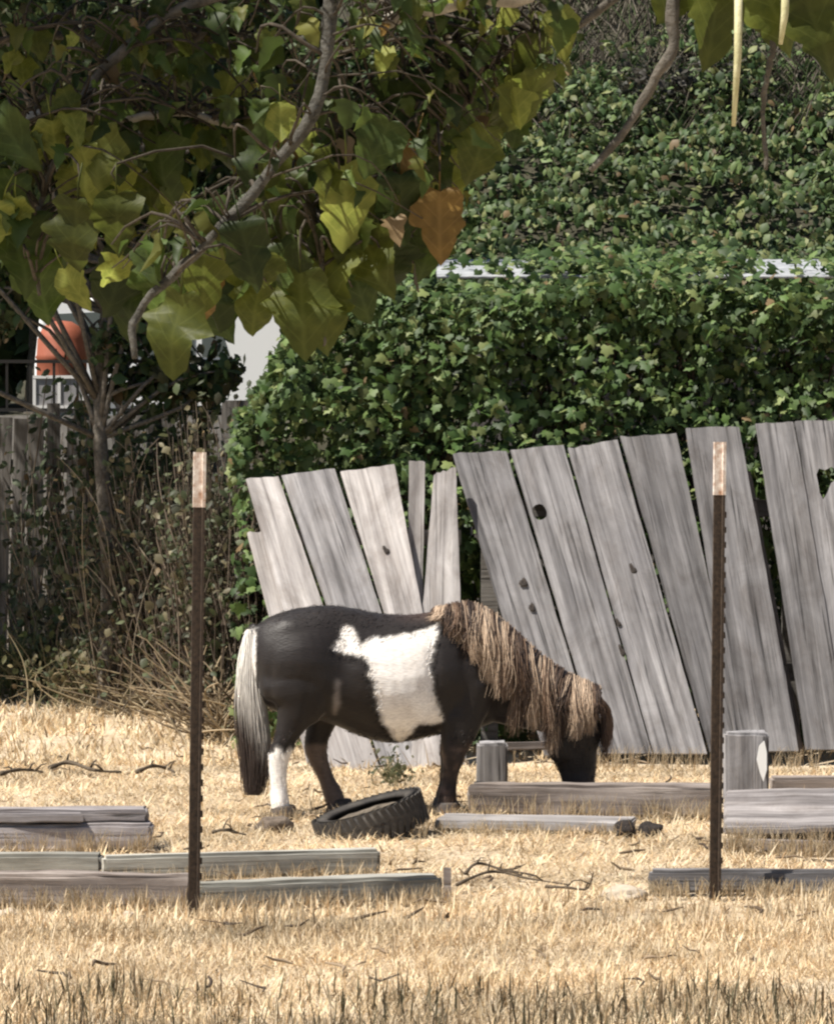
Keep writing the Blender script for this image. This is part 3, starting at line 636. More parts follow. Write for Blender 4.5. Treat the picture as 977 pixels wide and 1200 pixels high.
    for s in (-1, 1):
        for nm, mt, ex, ey, dy, r in (('eye', M_EYE, 683, 856, .067, .015), ('nostril', M_NOS, 688, 921, .037, .010)):
            bm = bmesh.new(); bmesh.ops.create_uvsphere(bm, u_segments=14, v_segments=10, radius=r); m_ = bpy.data.meshes.new(nm); bm.to_mesh(m_); bm.free()
            m_.polygons.foreach_set('use_smooth', [True]*len(m_.polygons)); m_.transform(Matrix.Translation(P3(ex, ey, s*dy))); link(nm, m_, mt, root)
    # ---- mane
    roots = [(508, 716), (530, 709), (556, 708), (584, 724), (612, 749), (640, 773), (664, 789), (686, 799), (702, 806)]
    ends = [(500, 722), (530, 742), (556, 775), (584, 815), (610, 850), (634, 876), (650, 872), (674, 866), (696, 858)]
    hh_ = [.05, .10, .20, .20, .18, .16, .14, .12, .10]; hw_ = [.05, .09, .115, .115, .105, .095, .085, .08, .07]
    NS, SG = 5200, 10
    q = np.sort(rng.uniform(0, 1, NS)); RS = spline(roots, 200); ES = spline(ends, 200); HH = np.interp(np.linspace(0, 1, 200), np.linspace(0, 1, 9), hh_); HW = np.interp(np.linspace(0, 1, 200), np.linspace(0, 1, 9), hw_)
    ncl = 48; clq = np.sort(rng.uniform(0, 1, ncl)); 
    ci = np.argmin(np.abs(q[:, None]-clq[None]) , 1)
    clen = rng.uniform(.7, 1.1, ncl); cdx = rng.normal(0, 6, ncl); ctone = rng.uniform(0, 1, ncl); ccurl = rng.normal(0, 1, ncl); cph = rng.uniform(0, 6, ncl); cout = rng.uniform(0, .03, ncl)
    Pm = np.zeros((NS, SG, 3)); Wm = np.zeros((NS, SG)); Cm = np.zeros((NS, SG, 3))
    tan, brown, dark = np.array((.44, .33, .235)), np.array((.17, .105, .066)), np.array((.04, .026, .02))
    for i in range(NS):
        k = int(q[i]*199); r, e = RS[k].copy(), ES[k].copy(); c = ci[i]; j = int(clq[c]*199)
        e = e*.45 + ES[j]*.55; e = r + (e-r)*clen[c]*rng.uniform(.8, 1.05); e[0] += cdx[c] + rng.normal(0, 4); r += rng.normal(0, 1.6, 2)
        lift = abs(rng.normal(0, .018)); far = rng.random() < .12; fr = rng.normal(0, 3.0); fp = rng.uniform(0, 6.28)
        tone = np.clip(.58+(ctone[c]-.5)*1.3+rng.normal(0, .2), 0, 1)
        base = tan*tone + brown*(1-tone) if tone > .5 else brown*(tone/.5)+dark*(1-tone/.5)
        for s in range(SG):
            u = s/(SG-1); pp = r + (e-r)*u; pp[0] += 4*ccurl[c]*math.sin(u*4+cph[c])*u + fr*math.sin(u*7+fp)*u
            drop = (pp[1]-r[1])/262
            x = max(0, 1-drop/HH[k]); lat = HW[k]*math.sqrt(max(0, 1-x*x)) if x < 1 else 0
            lat += .012 + (cout[c]*1.3+lift)*u + .02*math.sin(u*3)
            if u == 0: lat = rng.normal(0, .012)
            Pm[i, s] = at(pp[0], pp[1] - 3*math.sin(min(1, u*2)*math.pi), pY(pp[0]) + (lat if far else -lat))
            Wm[i, s] = .0019*(1-.75*u**2); Cm[i, s] = base*(.9+.3*math.sin(u*3.0))
    m_ = strands('mane', Pm, Wm, Cm); link('mane', m_, M_HAIR, root)
    # ---- forelock
    NS = 600; Pm = np.zeros((NS, SG, 3)); Wm = np.zeros((NS, SG)); Cm = np.zeros((NS, SG, 3))
    for i in range(NS):
        u0 = rng.random(); c = rng.integers(0, 9); rr = np.array((692+u0*10+rng.normal(0, 1.5), 810+u0*8)); ee = np.array((706+c*1.3+rng.normal(0, 2.0)-6, 876+rng.normal(0, 8)-abs(c-4)*3)); dy = rng.uniform(-.07, .07)
        tone = np.clip(((c*37) % 9)/9+rng.normal(0, .15), 0, 1); base = brown*tone*1.3+dark*(1-tone)
        for s in range(SG):
            u = s/(SG-1); pp = rr + (ee-rr)*u; pp[0] += 9*math.sin(u*math.pi*.9)
            Pm[i, s] = P3(pp[0], pp[1], dy*(.6+.5*u)); Wm[i, s] = .0025*(1-.75*u**2); Cm[i, s] = base
    link('forelock', strands('forelock', Pm, Wm, Cm), M_HAIR, root)
    # ---- tail
    NS, SG = 3200, 12; Pm = np.zeros((NS, SG, 3)); Wm = np.zeros((NS, SG)); Cm = np.zeros((NS, SG, 3))
    LFT = spline([(288, 738), (279, 765), (275, 810), (276, 860), (281, 905), (284, 934)], 50); RGT = spline([(298, 738), (305, 770), (310, 810), (317, 850), (317, 895), (310, 934)], 50)
    white, grey, dk = np.array((.74, .71, .66)), np.array((.40, .37, .33)), np.array((.05, .036, .03))
    for i in range(NS):
        c = rng.integers(0, 26); th = rng.uniform(0, 2*math.pi); rad = math.sqrt(rng.random()); off = ((c*7) % 26)/26
        lat, dep = rad*math.cos(th), rad*math.sin(th); lat = lat*.75 + (off-.5)*.5; stray = rng.normal(0, .22); ln = rng.uniform(.72, 1.0); start = rng.uniform(0, .28) if rng.random() < .6 else 0
        for s in range(SG):
            u = start + (ln-start)*s/(SG-1); k = min(49, int(u*49)); a, b = LFT[k], RGT[k]; mid = (a+b)/2; hw = (b[0]-a[0])/2
            px_ = mid[0] + hw*(lat+stray*u)*(.85 if s else .5) + 1.2*math.sin(u*9+c); py_ = mid[1]
            Pm[i, s] = at(px_, py_, pY(300)-.02 + dep*.055*min(1, .35+u)); Wm[i, s] = .0020*(1-.6*(s/(SG-1))**2)
            d_ = (py_ - (842 + 46*lat + 14*math.sin(c*2.1)))/34; d_ = min(1, max(0, d_)); g_ = min(1, max(0, (py_-775)/80))
            Cm[i, s] = (white*(1-g_)+grey*g_)*(1-d_) + dk*d_
    link('tail', strands('tail', Pm, Wm, Cm), M_HAIR, root)
build_pony()

# ================================================================ dry grass
def in_keep(X, Y):
    k = np.zeros(len(X), bool)
    for x0, x1, y0, y1 in KEEP: k |= (X > x0) & (X < x1) & (Y > y0) & (Y < y1)
    return k
def blades(name, n, y0, y1, hmin, hmax, lean, wid, pal, clump=.5, kind='stuff', xpad=.75, pal_w=None):
    n = int(n*1.3)
    Y = np.sqrt(rng.uniform(y0*y0, y1*y1, n)); X = rng.uniform(-1, 1, n)*(488/F*Y+xpad)
    cl = sines(X, Y, 5, 31)+.6*sines(X, Y, 14, 32); keep = (cl > rng.uniform(-1.1, .35, n)*clump) & ~in_keep(X, Y); X, Y, cl = X[keep], Y[keep], cl[keep]; n = len(X)
    Z = ground_z(X, Y); h = rng.uniform(hmin, hmax, n)*(1+.35*cl); az = rng.uniform(0, 2*math.pi, n); ln = np.clip(rng.normal(lean, .28, n), 0, 1.5)
    dx, dy, dz = np.cos(az)*np.sin(ln), np.sin(az)*np.sin(ln), np.cos(ln)
    sx, sy = -np.sin(az), np.cos(az); w = wid*rng.uniform(.6, 1.4, n)*(1+.04*(Y-10))
    def pt(f, drop, ww): return np.stack([X+dx*h*f+sx*ww, Y+dy*h*f+sy*ww, Z+dz*h*f-drop*h*np.sin(ln)], -1)
    V = np.stack([pt(0, 0, -w), pt(0, 0, w), pt(.55, .0, -w*.8), pt(.55, .0, w*.8), pt(1, .12, w*0)], 1)
    V[:, :, 2] = np.maximum(V[:, :, 2], Z[:, None]+.003)
    Fb = np.array([(0, 1, 3), (0, 3, 2), (2, 3, 4)]); Fc = (Fb[None] + (np.arange(n)*5)[:, None, None]).reshape(-1, 3)
    pal = np.array(pal); ii = rng.choice(len(pal), n, p=pal_w); col = pal[ii]*rng.uniform(.7, 1.2, n)[:, None]*(1+.30*np.clip(sines(X, Y*2, 3.5, 77)*2, -1, .6))[:, None]*np.array((1, .97, .94))**(np.clip(sines(X, Y*2, 6, 78)*4, 0, 3))[:, None]
    col = np.repeat(col[:, None], 5, 1)
    return link(name, np_mesh(name, V.reshape(-1, 3), Fc, col.reshape(-1, 3)), M_STRAW, kind=kind)
STRAW = [(.635, .515, .342), (.56, .432, .265), (.71, .60, .43), (.42, .30, .175), (.59, .49, .345), (.23, .165, .105)]
pw = [.28, .24, .2, .12, .12, .04]
blades('dry_grass', 64000, 8.6, 11.3, .025, .09, .85, .0021, STRAW, 1.6, pal_w=pw)
blades('straw_litter', 100000, 11.0, 17.3, .03, .085, 1.2, .0023, STRAW, 1.25, pal_w=pw)
blades('far_straw', 26000, 17.0, 23.6, .05, .13, .8, .004, STRAW, .55, pal_w=pw)
blades('dark_weeds', 2900, 8.7, 9.85, .04, .13, .4, .0030, [(.09, .085, .05), (.16, .13, .08), (.06, .05, .03), (.28, .21, .13)], 1.3)
n = 480; Yd = np.sqrt(rng.uniform(81, 400, n)); Xd = rng.uniform(-1, 1, n)*(488/F*Yd+.2); k = ~in_keep(Xd, Yd) & (sines(Xd, Yd, 2.5, 91) > -.05); Xd, Yd = Xd[k], Yd[k]; n = len(Xd)
a = rng.uniform(0, 6.28, n); l = rng.uniform(.02, .14, n); Pd = np.zeros((n, 4, 3))
for i in range(4): u = i/3; Pd[:, i] = np.stack([Xd+np.cos(a+u)*l*u, Yd+np.sin(a+u)*l*u, .02+.03*rng.random(n)*u], -1)
pd_ = np.array([(.09, .065, .045), (.16, .12, .08), (.06, .045, .035), (.25, .19, .13)])[rng.integers(0, 4, n)]
link('ground_debris', strands('ground_debris', Pd, rng.uniform(.002, .007, n)[:, None]*np.array([[.5, 1, .9, .4]]), np.repeat(pd_[:, None], 4, 1), 5), M_TWIGA, kind='stuff')
# straw seed heads standing at the feet of boards
blades('board_edge_grass', 5500, 11.0, 11.9, .03, .11, .5, .0022, STRAW[:5], 1.1)
_k = KEEP[:]; KEEP.clear(); blades('straw_on_boards', 5200, 11.5, 15.2, .05, .12, 1.0, .0022, STRAW[:5], 1.6); KEEP.extend(_k)
# tufts that have grown up along the front of the timbers
def tufts(rows):
    P = []
    for (a, b, d0, d1, n, h) in rows:
        x = rng.uniform(a, b, n); k = sines(x, x*0, .22, int(a) % 97) > rng.uniform(-.5, .4, n); x = x[k]; d = d0+(d1-d0)*(x-a)/(b-a)-rng.uniform(.01, .10, len(x))
        P.append(np.stack([(x-CX)/F*d, d, rng.uniform(.35, 1, len(x))*h], -1))
    P = np.concatenate(P); n = len(P); S5 = np.zeros((n, 5, 3)); a = rng.uniform(0, 6.28, n); l = rng.uniform(0, .6, n)
    for s in range(5): u = s/4; S5[:, s] = np.stack([P[:, 0]+np.cos(a)*l*P[:, 2]*u*u, P[:, 1]+np.sin(a)*l*P[:, 2]*u*u, P[:, 2]*u], -1)
    c = np.array(STRAW[:5])[rng.integers(0, 5, n)]*rng.uniform(.7, 1.15, n)[:, None]
    link('straw_tufts', strands('straw_tufts', S5, np.full((n, 5), .0016)*np.array([1, 1, .8, .6, .2]), np.repeat(c[:, None], 5, 1)), M_STRAW, kind='stuff')
tufts([(-20, 180, 13.36, 13.44, 500, .10), (-20, 230, 11.78, 11.68, 900, .09), (230, 520, 11.69, 11.92, 1000, .075), (549, 845, 14.72, 14.62, 700, .11), (508, 738, 14.15, 14.02, 500, .06), (848, 977, 13.40, 13.25, 700, .13), (761, 977, 12.12, 12.10, 900, .07), (121, 446, 12.42, 12.66, 500, .07), (375, 500, 13.95, 14.0, 250, .08), (300, 545, 14.55, 14.7, 420, .07), (650, 960, 17.0, 17.0, 700, .12)])

# ================================================================ leaf shapes
IVY_O = [(0, 0), (.30, -.14), (.52, .10), (.40, .28), (.50, .55), (.22, .62), (0, 1.0), (-.22, .62), (-.50, .55), (-.40, .28), (-.52, .10), (-.30, -.14)]
IVY_V = np.array([(x, y, -.12*abs(x)-.10*y*y) for x, y in IVY_O] + [(0, .36, .05)]); IVY_V[:, 1] -= .3
IVY_F = np.array([(12, i, (i+1) % 12) for i in range(12)])
SIM_V = np.array([(0, 0, 0), (.36, .28, -.06), (.33, .62, -.08), (0, 1, -.16), (-.33, .62, -.08), (-.36, .28, -.06), (0, .45, .05)]); SIM_V[:, 1] -= .45
SIM_F = np.array([(6, i, (i+1) % 6) for i in range(6)])
def leaf_field(L, nrm, size, pal, tipdown=.8, jit=.55, tone=.35, w=None):
    n = len(L); nn = nrm + rng.normal(0, jit, (n, 3)); tip = np.stack([rng.normal(0, .5, n), rng.normal(0, .3, n), -tipdown*np.ones(n)+rng.normal(0, .3, n)], -1)
    sz = size*(.5+.95*rng.random(n)**1.3); M = frames(nn, tip)*sz[:, None, None]; M[:, :, 0] *= rng.uniform(.6, 1.12, n)[:, None]
    pal = np.array(pal); col = pal[rng.choice(len(pal), n, p=w)]*rng.uniform(1-tone, 1+tone, n)[:, None]; dead = rng.random(n) < .018; col[dead] = np.array((.20, .14, .07))*rng.uniform(.5, 1.1, dead.sum())[:, None]
    return M, L, col
IVYPAL = [(.044, .080, .022), (.068, .112, .030), (.033, .058, .019), (.10, .145, .046), (.15, .18, .065)]

# ================================================================ ivy hedge over the fence
def hedge():
    root = thing('ivy_hedge', 'dense dark green ivy hedge growing over the top of the leaning fence', 'hedge', gp(640, 18.4))
    n = 26000
    X = rng.uniform(-1.15, 2.75, n); top = 2.43 + .06*sines(X, X*0, 3, 41)+.04*sines(X, X*0, 9, 42) - .05*np.exp(-((X-.35)/.25)**2)
    top = top - .75*sm(-.52, -1.02, X) + .03; X = np.maximum(X, -1.0+.08*rng.random(n))
    Z = top - (top-.02)*rng.random(n)**1.25
    bul = .26*sines(X, Z, 5, 43)+.20*sines(X, Z, 12, 44)
    shell = rng.random(n)**2.2
    front = 18.12 - bul - .12*np.clip(1-(Z/top), 0, .4)
    Y = front + shell*1.0
    Y = np.maximum(Y, 17.35 + .33*Z + .10*(Z < 1.7))       # stays behind the planks
    ontop = rng.random(n) < .22; Z = np.where(ontop, top+rng.normal(0, .05, n), Z); Y = np.where(ontop, 18.2+rng.random(n)*1.2, Y)
    ok = ~((X < -.82) & (Z < 1.55+.15*np.sin(X*20)) & (rng.random(n) > .12)); X, Y, Z, ontop = X[ok], Y[ok], Z[ok], ontop[ok]; n = len(X)
    L = np.stack([X, Y, Z], -1); nrm = np.stack([0*X-.15, -.8+0*X-.0, .55+0*X], -1); nrm[ontop] = (0, -.3, 1)
    M, L, col = leaf_field(L, nrm, .060, IVYPAL, .9, .62, .5, [.26, .25, .16, .21, .12])
    # the 300 leaves nearest the viewer are single leaves, the rest one mass
    px, py = proj(L); vis = (py < 520) & (px > 260) & (px < 975) & (py > 310)
    order = np.argsort(np.where(vis, L[:, 1], 99)); one = order[:600:2][:300]; rest = np.setdiff1d(np.arange(n), one)
    link('foliage', scatter('foliage', IVY_V, IVY_F, M[rest], L[rest], col[rest]), M_LEAFA, root, kind='stuff')
    meshes = []
    for c in IVYPAL:
        me = np_mesh('leaf', IVY_V, IVY_F, np.tile(np.array(c)*1.1, (len(IVY_V), 1))); me.materials.append(M_LEAFA); meshes.append(me)
    for i in one:
        o = bpy.data.objects.new('leaf', meshes[rng.integers(0, 5)]); C.objects.link(o); o.parent = root
        m4 = Matrix(M[i].tolist()).to_4x4(); m4.translation = Vector(L[i])-root.location; o.matrix_basis = m4
    k = 230; P = np.zeros((k, 9, 3)); x0 = rng.uniform(-.35, 2.7, k); y0 = rng.uniform(18.6, 19.2, k)
    for s in range(9):
        u = s/8; P[:, s, 0] = x0 + .25*np.sin(u*3+x0*9)*u; P[:, s, 1] = y0+.15*np.sin(u*5+x0*5)-.15*u; P[:, s, 2] = u*2.15
    link('stems', strands('stems', P, np.full((k, 9), .006), np.tile(np.array((.06, .045, .032)), (k, 9, 1)), 4), M_TWIGA, root, kind='stuff')
hedge()

# ================================================================ shed roof behind the hedge
def shed():
    root = thing('low_shed', 'low shed with pale metal roof almost hidden by ivy behind the hedge', 'shed', (1.3, 21.2, 0))
    mb = MB().box((.35, 20.45, -.1), (3.4, 22.0, 2.55)); mb.build('wall', M_SHADEF, root)
    xs = np.linspace(.12, 3.7, 181); vs = []; 
    for y, z in ((20.2, 2.66), (22.2, 2.87)):
        for x in xs: vs.append((x, y, z+.0015*math.sin(x*82)))
    n = len(xs); v2 = vs + [(a, b, c-.02) for a, b, c in vs]; k = 2*n
    fs = [(i, i+1, n+i+1, n+i) for i in range(n-1)] + [(k+i, k+n+i, k+n+i+1, k+i+1) for i in range(n-1)] + [(i, k+i, k+i+1, i+1) for i in range(n-1)]
    MB().add(v2, fs).build('roof', noisy('pale_roof_metal', (.16, .175, .19), (.42, .43, .44), 4, .5, .1, .004, .5, .0), root, True)
shed()
def roof_ivy():
    n = 7000; X = rng.uniform(.1, 3.7, n); Y = rng.uniform(20.1, 22.3, n)
    cover = .8*sines(X*1.0, Y*.4, 3.2, 52) + .75*sines(X, Y*.5, 12, 53) + .42*sm(.50, .8, X)*sm(2.3, 1.9, X) - .02
    k = (cover > .24) & ((X > .45) | (rng.random(n) < .6)) | (rng.random(n) < .05); X, Y = X[k], Y[k]; Z = 2.64 + (Y-20.2)*.10 + np.abs(rng.normal(0, .05, len(X))) + .02
    M, L, col = leaf_field(np.stack([X, Y, Z], -1), np.tile((0., -.4, 1.), (len(X), 1)), .062, IVYPAL)
    o = link('roof_ivy', scatter('roof_ivy', IVY_V, IVY_F, M, L, col), M_LEAFA, kind='stuff')
roof_ivy()

# ================================================================ ivy on the bank behind
def bank_ivy():
    n = 46000; X = rng.uniform(-1.9, 5.2, n); Y = 22.0 + 5.4*rng.random(n); Z = hill_z(X, Y)
    lumpy = .34*sines(X, Y+Z, 3.2, 61)+.24*sines(X, Y+Z, 7, 62)
    nz = np.array([0, -.75, .66]); L = np.stack([X, Y, Z], -1) + (lumpy + .10 + .16*rng.random(n))[:, None]*nz
    k = (X > -.036*Y+.12) & (lumpy > -.22 - .25*rng.random(n)) & (Z < 4.48 + .22*np.sin(X*3+.6)+.35*rng.random(n)); L = L[k]
    M, L, col = leaf_field(L, np.tile((-.15, -.75, .6), (len(L), 1)), .075, [(.045, .076, .024), (.070, .108, .034), (.036, .064, .022), (.10, .14, .05), (.14, .155, .06)], .7, .7, .5)
    link('bank_ivy', scatter('bank_ivy', SIM_V, SIM_F, M, L, col), M_LEAFA, kind='stuff')
    # dry scrub on the bank above the ivy
    n = 12000; X = rng.uniform(-.6, 6.5, n); Y = rng.uniform(25.6, 32, n); Z = hill_z(X, Y)
    P = np.zeros((n, 4, 3)); a = rng.uniform(0, 6.28, n); h = rng.uniform(.15, .6, n)
    for s in range(4): u = s/3; P[:, s] = np.stack([X+np.cos(a)*h*.6*u, Y+np.sin(a)*h*.6*u, Z+h*u*(1-.3*u)], -1)
    pal = np.array([(.11, .095, .072), (.17, .15, .12), (.06, .052, .04), (.06, .085, .035)]); c = pal[rng.integers(0, 4, n)]
    link('dry_scrub', strands('dry_scrub', P, np.full((n, 4), .009)*np.array([1, .9, .6, .2]), np.repeat(c[:, None], 4, 1)), M_TWIGA, kind='stuff')
bank_ivy()

# ================================================================ trees
def limb_tree(root, spec, mat):
    for pts, r0, r1 in spec:
        q = spline(pts, 22); n = len(q); rad = np.linspace(r0, r1, n)*(1+.10*np.sin(np.arange(n)*1.3))
        q = q + rng.normal(0, r0*.12, q.shape)
        MB().tube(q, rad, 10).build('branch', mat, root, True)
def cloud(centres, n, jit=.55):
    """leaf positions in many small clumps inside ellipsoids (c, r)"""
    out = []
    for c, r, f in centres:
        m = int(n*f); k = max(4, m//60); d = rng.normal(size=(k, 3)); d /= np.linalg.norm(d, axis=1, keepdims=True); cc = np.array(c) + d*np.array(r)*(rng.random((k, 1))**.4)
        out.append(cc[rng.integers(0, k, m)] + rng.normal(0, .12*np.mean(r)**.5*jit*2, (m, 3)))
    return np.concatenate(out)
def crown_tree(name, label, base, trunk, centres, n, size, pal, tr=.10, mat=None):
    root = thing(name, label, 'tree', base)
    tk = MB(); q = spline(trunk, 16); tk.tube(q, np.linspace(tr, tr*.4, 16), 12).build('trunk', mat or M_BARK, root, True)
    bb = MB(); top = q[-1]
    for c, r, f in centres:
        for _ in range(4):
            e = np.array(c)+rng.normal(0, .5, 3)*np.array(r); s = q[rng.integers(9, 16)]; mid = (s+e)/2+rng.normal(0, .12, 3); mid[2] += .15
            bb.tube(spline([s, mid, e], 8), np.linspace(tr*.28, .005, 8), 6)
    bb.build('limbs', mat or M_BARK, root, True)
    L = cloud(centres, n); L = L[~((L[:, 1] < 23) & (L[:, 2] < 2.62) & (L[:, 0] > -2.45) & (L[:, 0] < -1.98))]; M, L, col = leaf_field(L, np.tile((-.1, -.4, .7), (len(L), 1)), size, pal, .7, .8, .4)
    link('crown', scatter('crown', SIM_V, SIM_F, M, L, col), M_FOLI, root, kind='stuff')
    return root
DK = [(.03, .055, .018), (.045, .075, .025), (.06, .085, .03), (.05, .05, .02)]
b = Vector(((800-CX)/F*26, 26, float(hill_z(np.array([2.06]), np.array([26.]))[0])))
crown_tree('dark_shrub', 'dark bare looking shrub on the bank at top right, above the ivy', b, [b-Vector((0, 0, .2)), b+Vector((.02, 0, .15)), b+Vector((.0, 0, .4))],
    [((b.x, b.y-.1, b.z+.3), (.5, .3, .22), .6), ((b.x+.5, b.y, b.z+.2), (.4, .3, .2), .4)], 900, .06, [(.03, .032, .022), (.05, .045, .035)], .02)
b = Vector(((125-CX)/F*20.6, 20.6, 0))
crown_tree('shade_tree', 'dark multi branched tree above the old picket fence at left', b, [b, b+Vector((.02, 0, .9)), b+Vector((-.05, .1, 1.9)), b+Vector((.05, .3, 3.2))],
    [((-2.1, 21.2, 3.5), (1.0, .8, .65), .22), ((-1.2, 21.6, 3.6), (.8, .7, .6), .15), ((-.35, 22.2, 3.9), (.55, .6, .6), .10), ((-3.2, 21.2, 3.7), (1.1, 1.2, .8), .22), ((-2.4, 21.3, 4.7), (1.5, 1.2, .7), .22), ((-4.2, 21.2, 4.4), (1.4, 1.4, 1.0), .35), ((-5.3, 21.2, 4.2), (1.2, 1.4, 1.0), .25), ((-3.4, 20.2, 4.6), (1.4, .9, .8), .25), ((-2.4, 21.0, 3.1), (1.5, .5, .3), .12), ((-2.72, 20.9, 2.5), (.22, .4, .3), .012), ((-1.55, 21, 2.55), (.28, .4, .3), .03), ((-1.85, 20.9, 2.3), (.2, .3, .2), .016), ((-1.62, 20.9, 2.15), (.25, .3, .12), .014), ((-1.55, 20.9, 2.05), (.5, .3, .1), .022), ((-1.28, 20.9, 2.06), (.16, .3, .10), .012)], 17000, .085, DK, .07)
for i, (px, d, lab, h) in enumerate(((40, 49.6, 'dark evergreen far behind the white van, leftmost', 8), (200, 50.6, 'broad dark evergreen directly behind the white van', 9), (330, 49.4, 'dark evergreen at the right of the white van', 8))):
    bx = (px-CX)/F*d; gz_ = float(hill_z(np.array([bx]), np.array([d]))[0]); b = Vector((bx, d, gz_))
    crown_tree('evergreen_tree', lab, b, [b-Vector((0, 0, .4)), b+Vector((.1, 0, 2)), b+Vector((0, 0, h*.8))],
        [((bx, d, gz_+h*.14), (2.5, 1.8, h*.2), .3), ((bx, d, gz_+h*.35), (2.2, 1.8, h*.28), .4), ((bx+.5, d-.5, gz_+h*.6), (1.9, 1.6, h*.25), .35), ((bx-.7, d, gz_+h*.85), (1.5, 1.4, h*.2), .25)], 4200, .32, DK, .2)

# ================================================================ old picket fence at left, railing on the terrace
def pickets():
    root = thing('picket_fence', 'old grey picket fence with gaps behind the brush at left', 'fence', gp(60, 22.9))
    x = -3.6; i = 0
    while x < -1.12:
        w = random.uniform(.085, .12); h = random.uniform(1.78, 1.92) - (.5 if random.random() < .12 else 0); lean = random.uniform(-.03, .03)
        mb = MB(); n = 6; vs = []
        for s in (0, 1):
            for k in range(n+1):
                u = k/n; e = .006*noise.noise(Vector((x*9, u*5, s)))
                for c in (-w/2, w/2): vs.append((h*u, c+e, -.02*s))
        q = 2*(n+1); fs = []
        for k in range(n): a = 2*k; fs += [(a, a+2, a+3, a+1), (q+a, q+a+1, q+a+3, q+a+2), (a, q+a, q+a+2, a+2), (a+1, a+3, q+a+3, q+a+1)]
        fs += [(0, 1, q+1, q), (2*n, q+2*n, q+2*n+1, 2*n+1)]
        mb.add(vs, fs); o = mb.build('picket', M_SHADEF, root, loc=(x-root.location.x, 22.9-root.location.y, .03))
        o.rotation_euler = Matrix(((0, -1, 0), (0, 0, -1), (1, 0, 0))).to_euler(); o.rotation_euler.rotate_axis('Z', lean)
        x += w + random.uniform(.012, .05)
    for z in (.55, 1.5):
        MB().box((-3.7, 22.935, z-.045), (-1.1, 22.98, z+.045)).build('rail', M_SHADEF, root)
    for px in (-3.4, -2.3, -1.2): MB().box((px-.05, 22.985, -.2), (px+.05, 23.08, 1.95)).build('post', M_SHADEF, root)
pickets()
a = MB(); a.box((-6, 24.15, -.2), (-1.35, 24.36, 1.86))
tag(a.build('retaining_wall', noisy('old_concrete', (.17, .165, .15), (.34, .32, .30), 6, .9, .4, .01)), 'low concrete retaining wall just behind the old picket fence', 'wall')
def railing():
    root = thing('iron_railing', 'thin dark iron railing in front of the orange barrel and white van', 'railing', (-2.4, 24.25, 1.86))
    m_ = plain('black_iron', (.015, .014, .014), .5, .3)
    for z in (1.90, 2.25): MB().box((-4.2, 24.235, z-.012), (-1.38, 24.265, z+.012)).build('rail', m_, root)
    bar = MB().box((-.009, -.009, -.36), (.009, .009, -.012)).mesh('bar'); bar.materials.append(m_)
    x = -4.15
    while x < -1.4:
        o = bpy.data.objects.new('bar', bar); C.objects.link(o); o.parent = root; o.location = Vector((x, 24.25, 2.25)) - root.location; x += .17
railing()

# ================================================================ van, barrel, crate beyond the railing
def van():
    y0, zg = 46.0, 1.78
    xl_, xr_ = (96-CX)/F*46, (318-CX)/F*46
    L = 4.5; root = thing('white_van', 'white van parked on the rise beyond the railing, mostly hidden by leaves', 'van', ((xl_+xr_)/2, y0, zg))
    prof = [(-2.3, .38), (-2.3, 1.0), (-2.22, 1.75), (-2.0, 1.92), (1.05, 1.95), (1.25, 1.88), (1.72, 1.08), (2.2, .92), (2.28, .7), (2.28, .38)]
    body = MB(); n = len(prof)
    vs = [(x, 0, z) for x, z in prof]+[(x, 1.75, z) for x, z in prof]
    body.add(vs, [tuple(range(n)), tuple(range(2*n-1, n-1, -1))]+[(i, n+i, n+(i+1) % n, (i+1) % n) for i in range(n)])
    o = body.build('body', plain('white_car_paint', (.8, .8, .79), .3), root, loc=(.35, 0, 0)); bv = o.modifiers.new('bevel', 'BEVEL'); bv.width = .07; bv.segments = 3
    gl = plain('dark_car_glass', (.09, .105, .10), .15)
    for p_ in ([(-2.1, 1.12), (-2.08, 1.7), (-1.2, 1.74), (-1.2, 1.12)], [(-1.1, 1.12), (-1.1, 1.74), (-.1, 1.76), (-.1, 1.12)], [(0, 1.12), (0, 1.76), (.18, 1.76), (.38, 1.12)]):
        w = MB(); k = len(p_); w.add([(x+.35, -.012, z) for x, z in p_]+[(x+.35, .01, z) for x, z in p_], [tuple(range(k)), tuple(range(2*k-1, k-1, -1))]+[(i, k+i, k+(i+1) % k, (i+1) % k) for i in range(k)])
        w.build('window', gl, root, loc=(0, 0, 0))
    for wx in (-1.35, 1.55):
        for wy in (.0, 1.6):
            t_ = MB(); t_.tube([(0, -.02, 0), (0, .2, 0)], [.33, .33], 20); wo = t_.build('wheel', M_RUBBER, root, loc=(wx+.35, wy, .33)); 
            h = MB(); h.tube([(0, -.03, 0), (0, 0, 0)], [.2, .2], 16); h.build('rim', plain('hub_steel', (.5, .5, .5), .35, .8), wo, loc=(0, 0, 0))
    MB().box((2.22, .1, .72), (2.3, .4, .86)).build('headlight', plain('lamp_glass', (.7, .7, .7), .1), root, loc=(.35, 0, 0))
    MB().box((-.03, -.03, 1.0), (.12, .0, 1.03)).build('door_handle', plain('handle_black', (.03, .03, .03), .5), root, loc=(.35, 0, 0))
van()
b = Vector(((73-CX)/F*30, 30, 1.74)); root = thing('orange_barrel', 'rounded orange red barrel standing behind the dark railing at left', 'barrel', b)
mb = MB(); pr = [(.20, 0), (.22, .03), (.225, .35), (.235, .37), (.225, .39), (.225, .68), (.235, .70), (.225, .72), (.215, .86), (.17, .97), (.09, 1.02), (.0, 1.03)]; n = 28
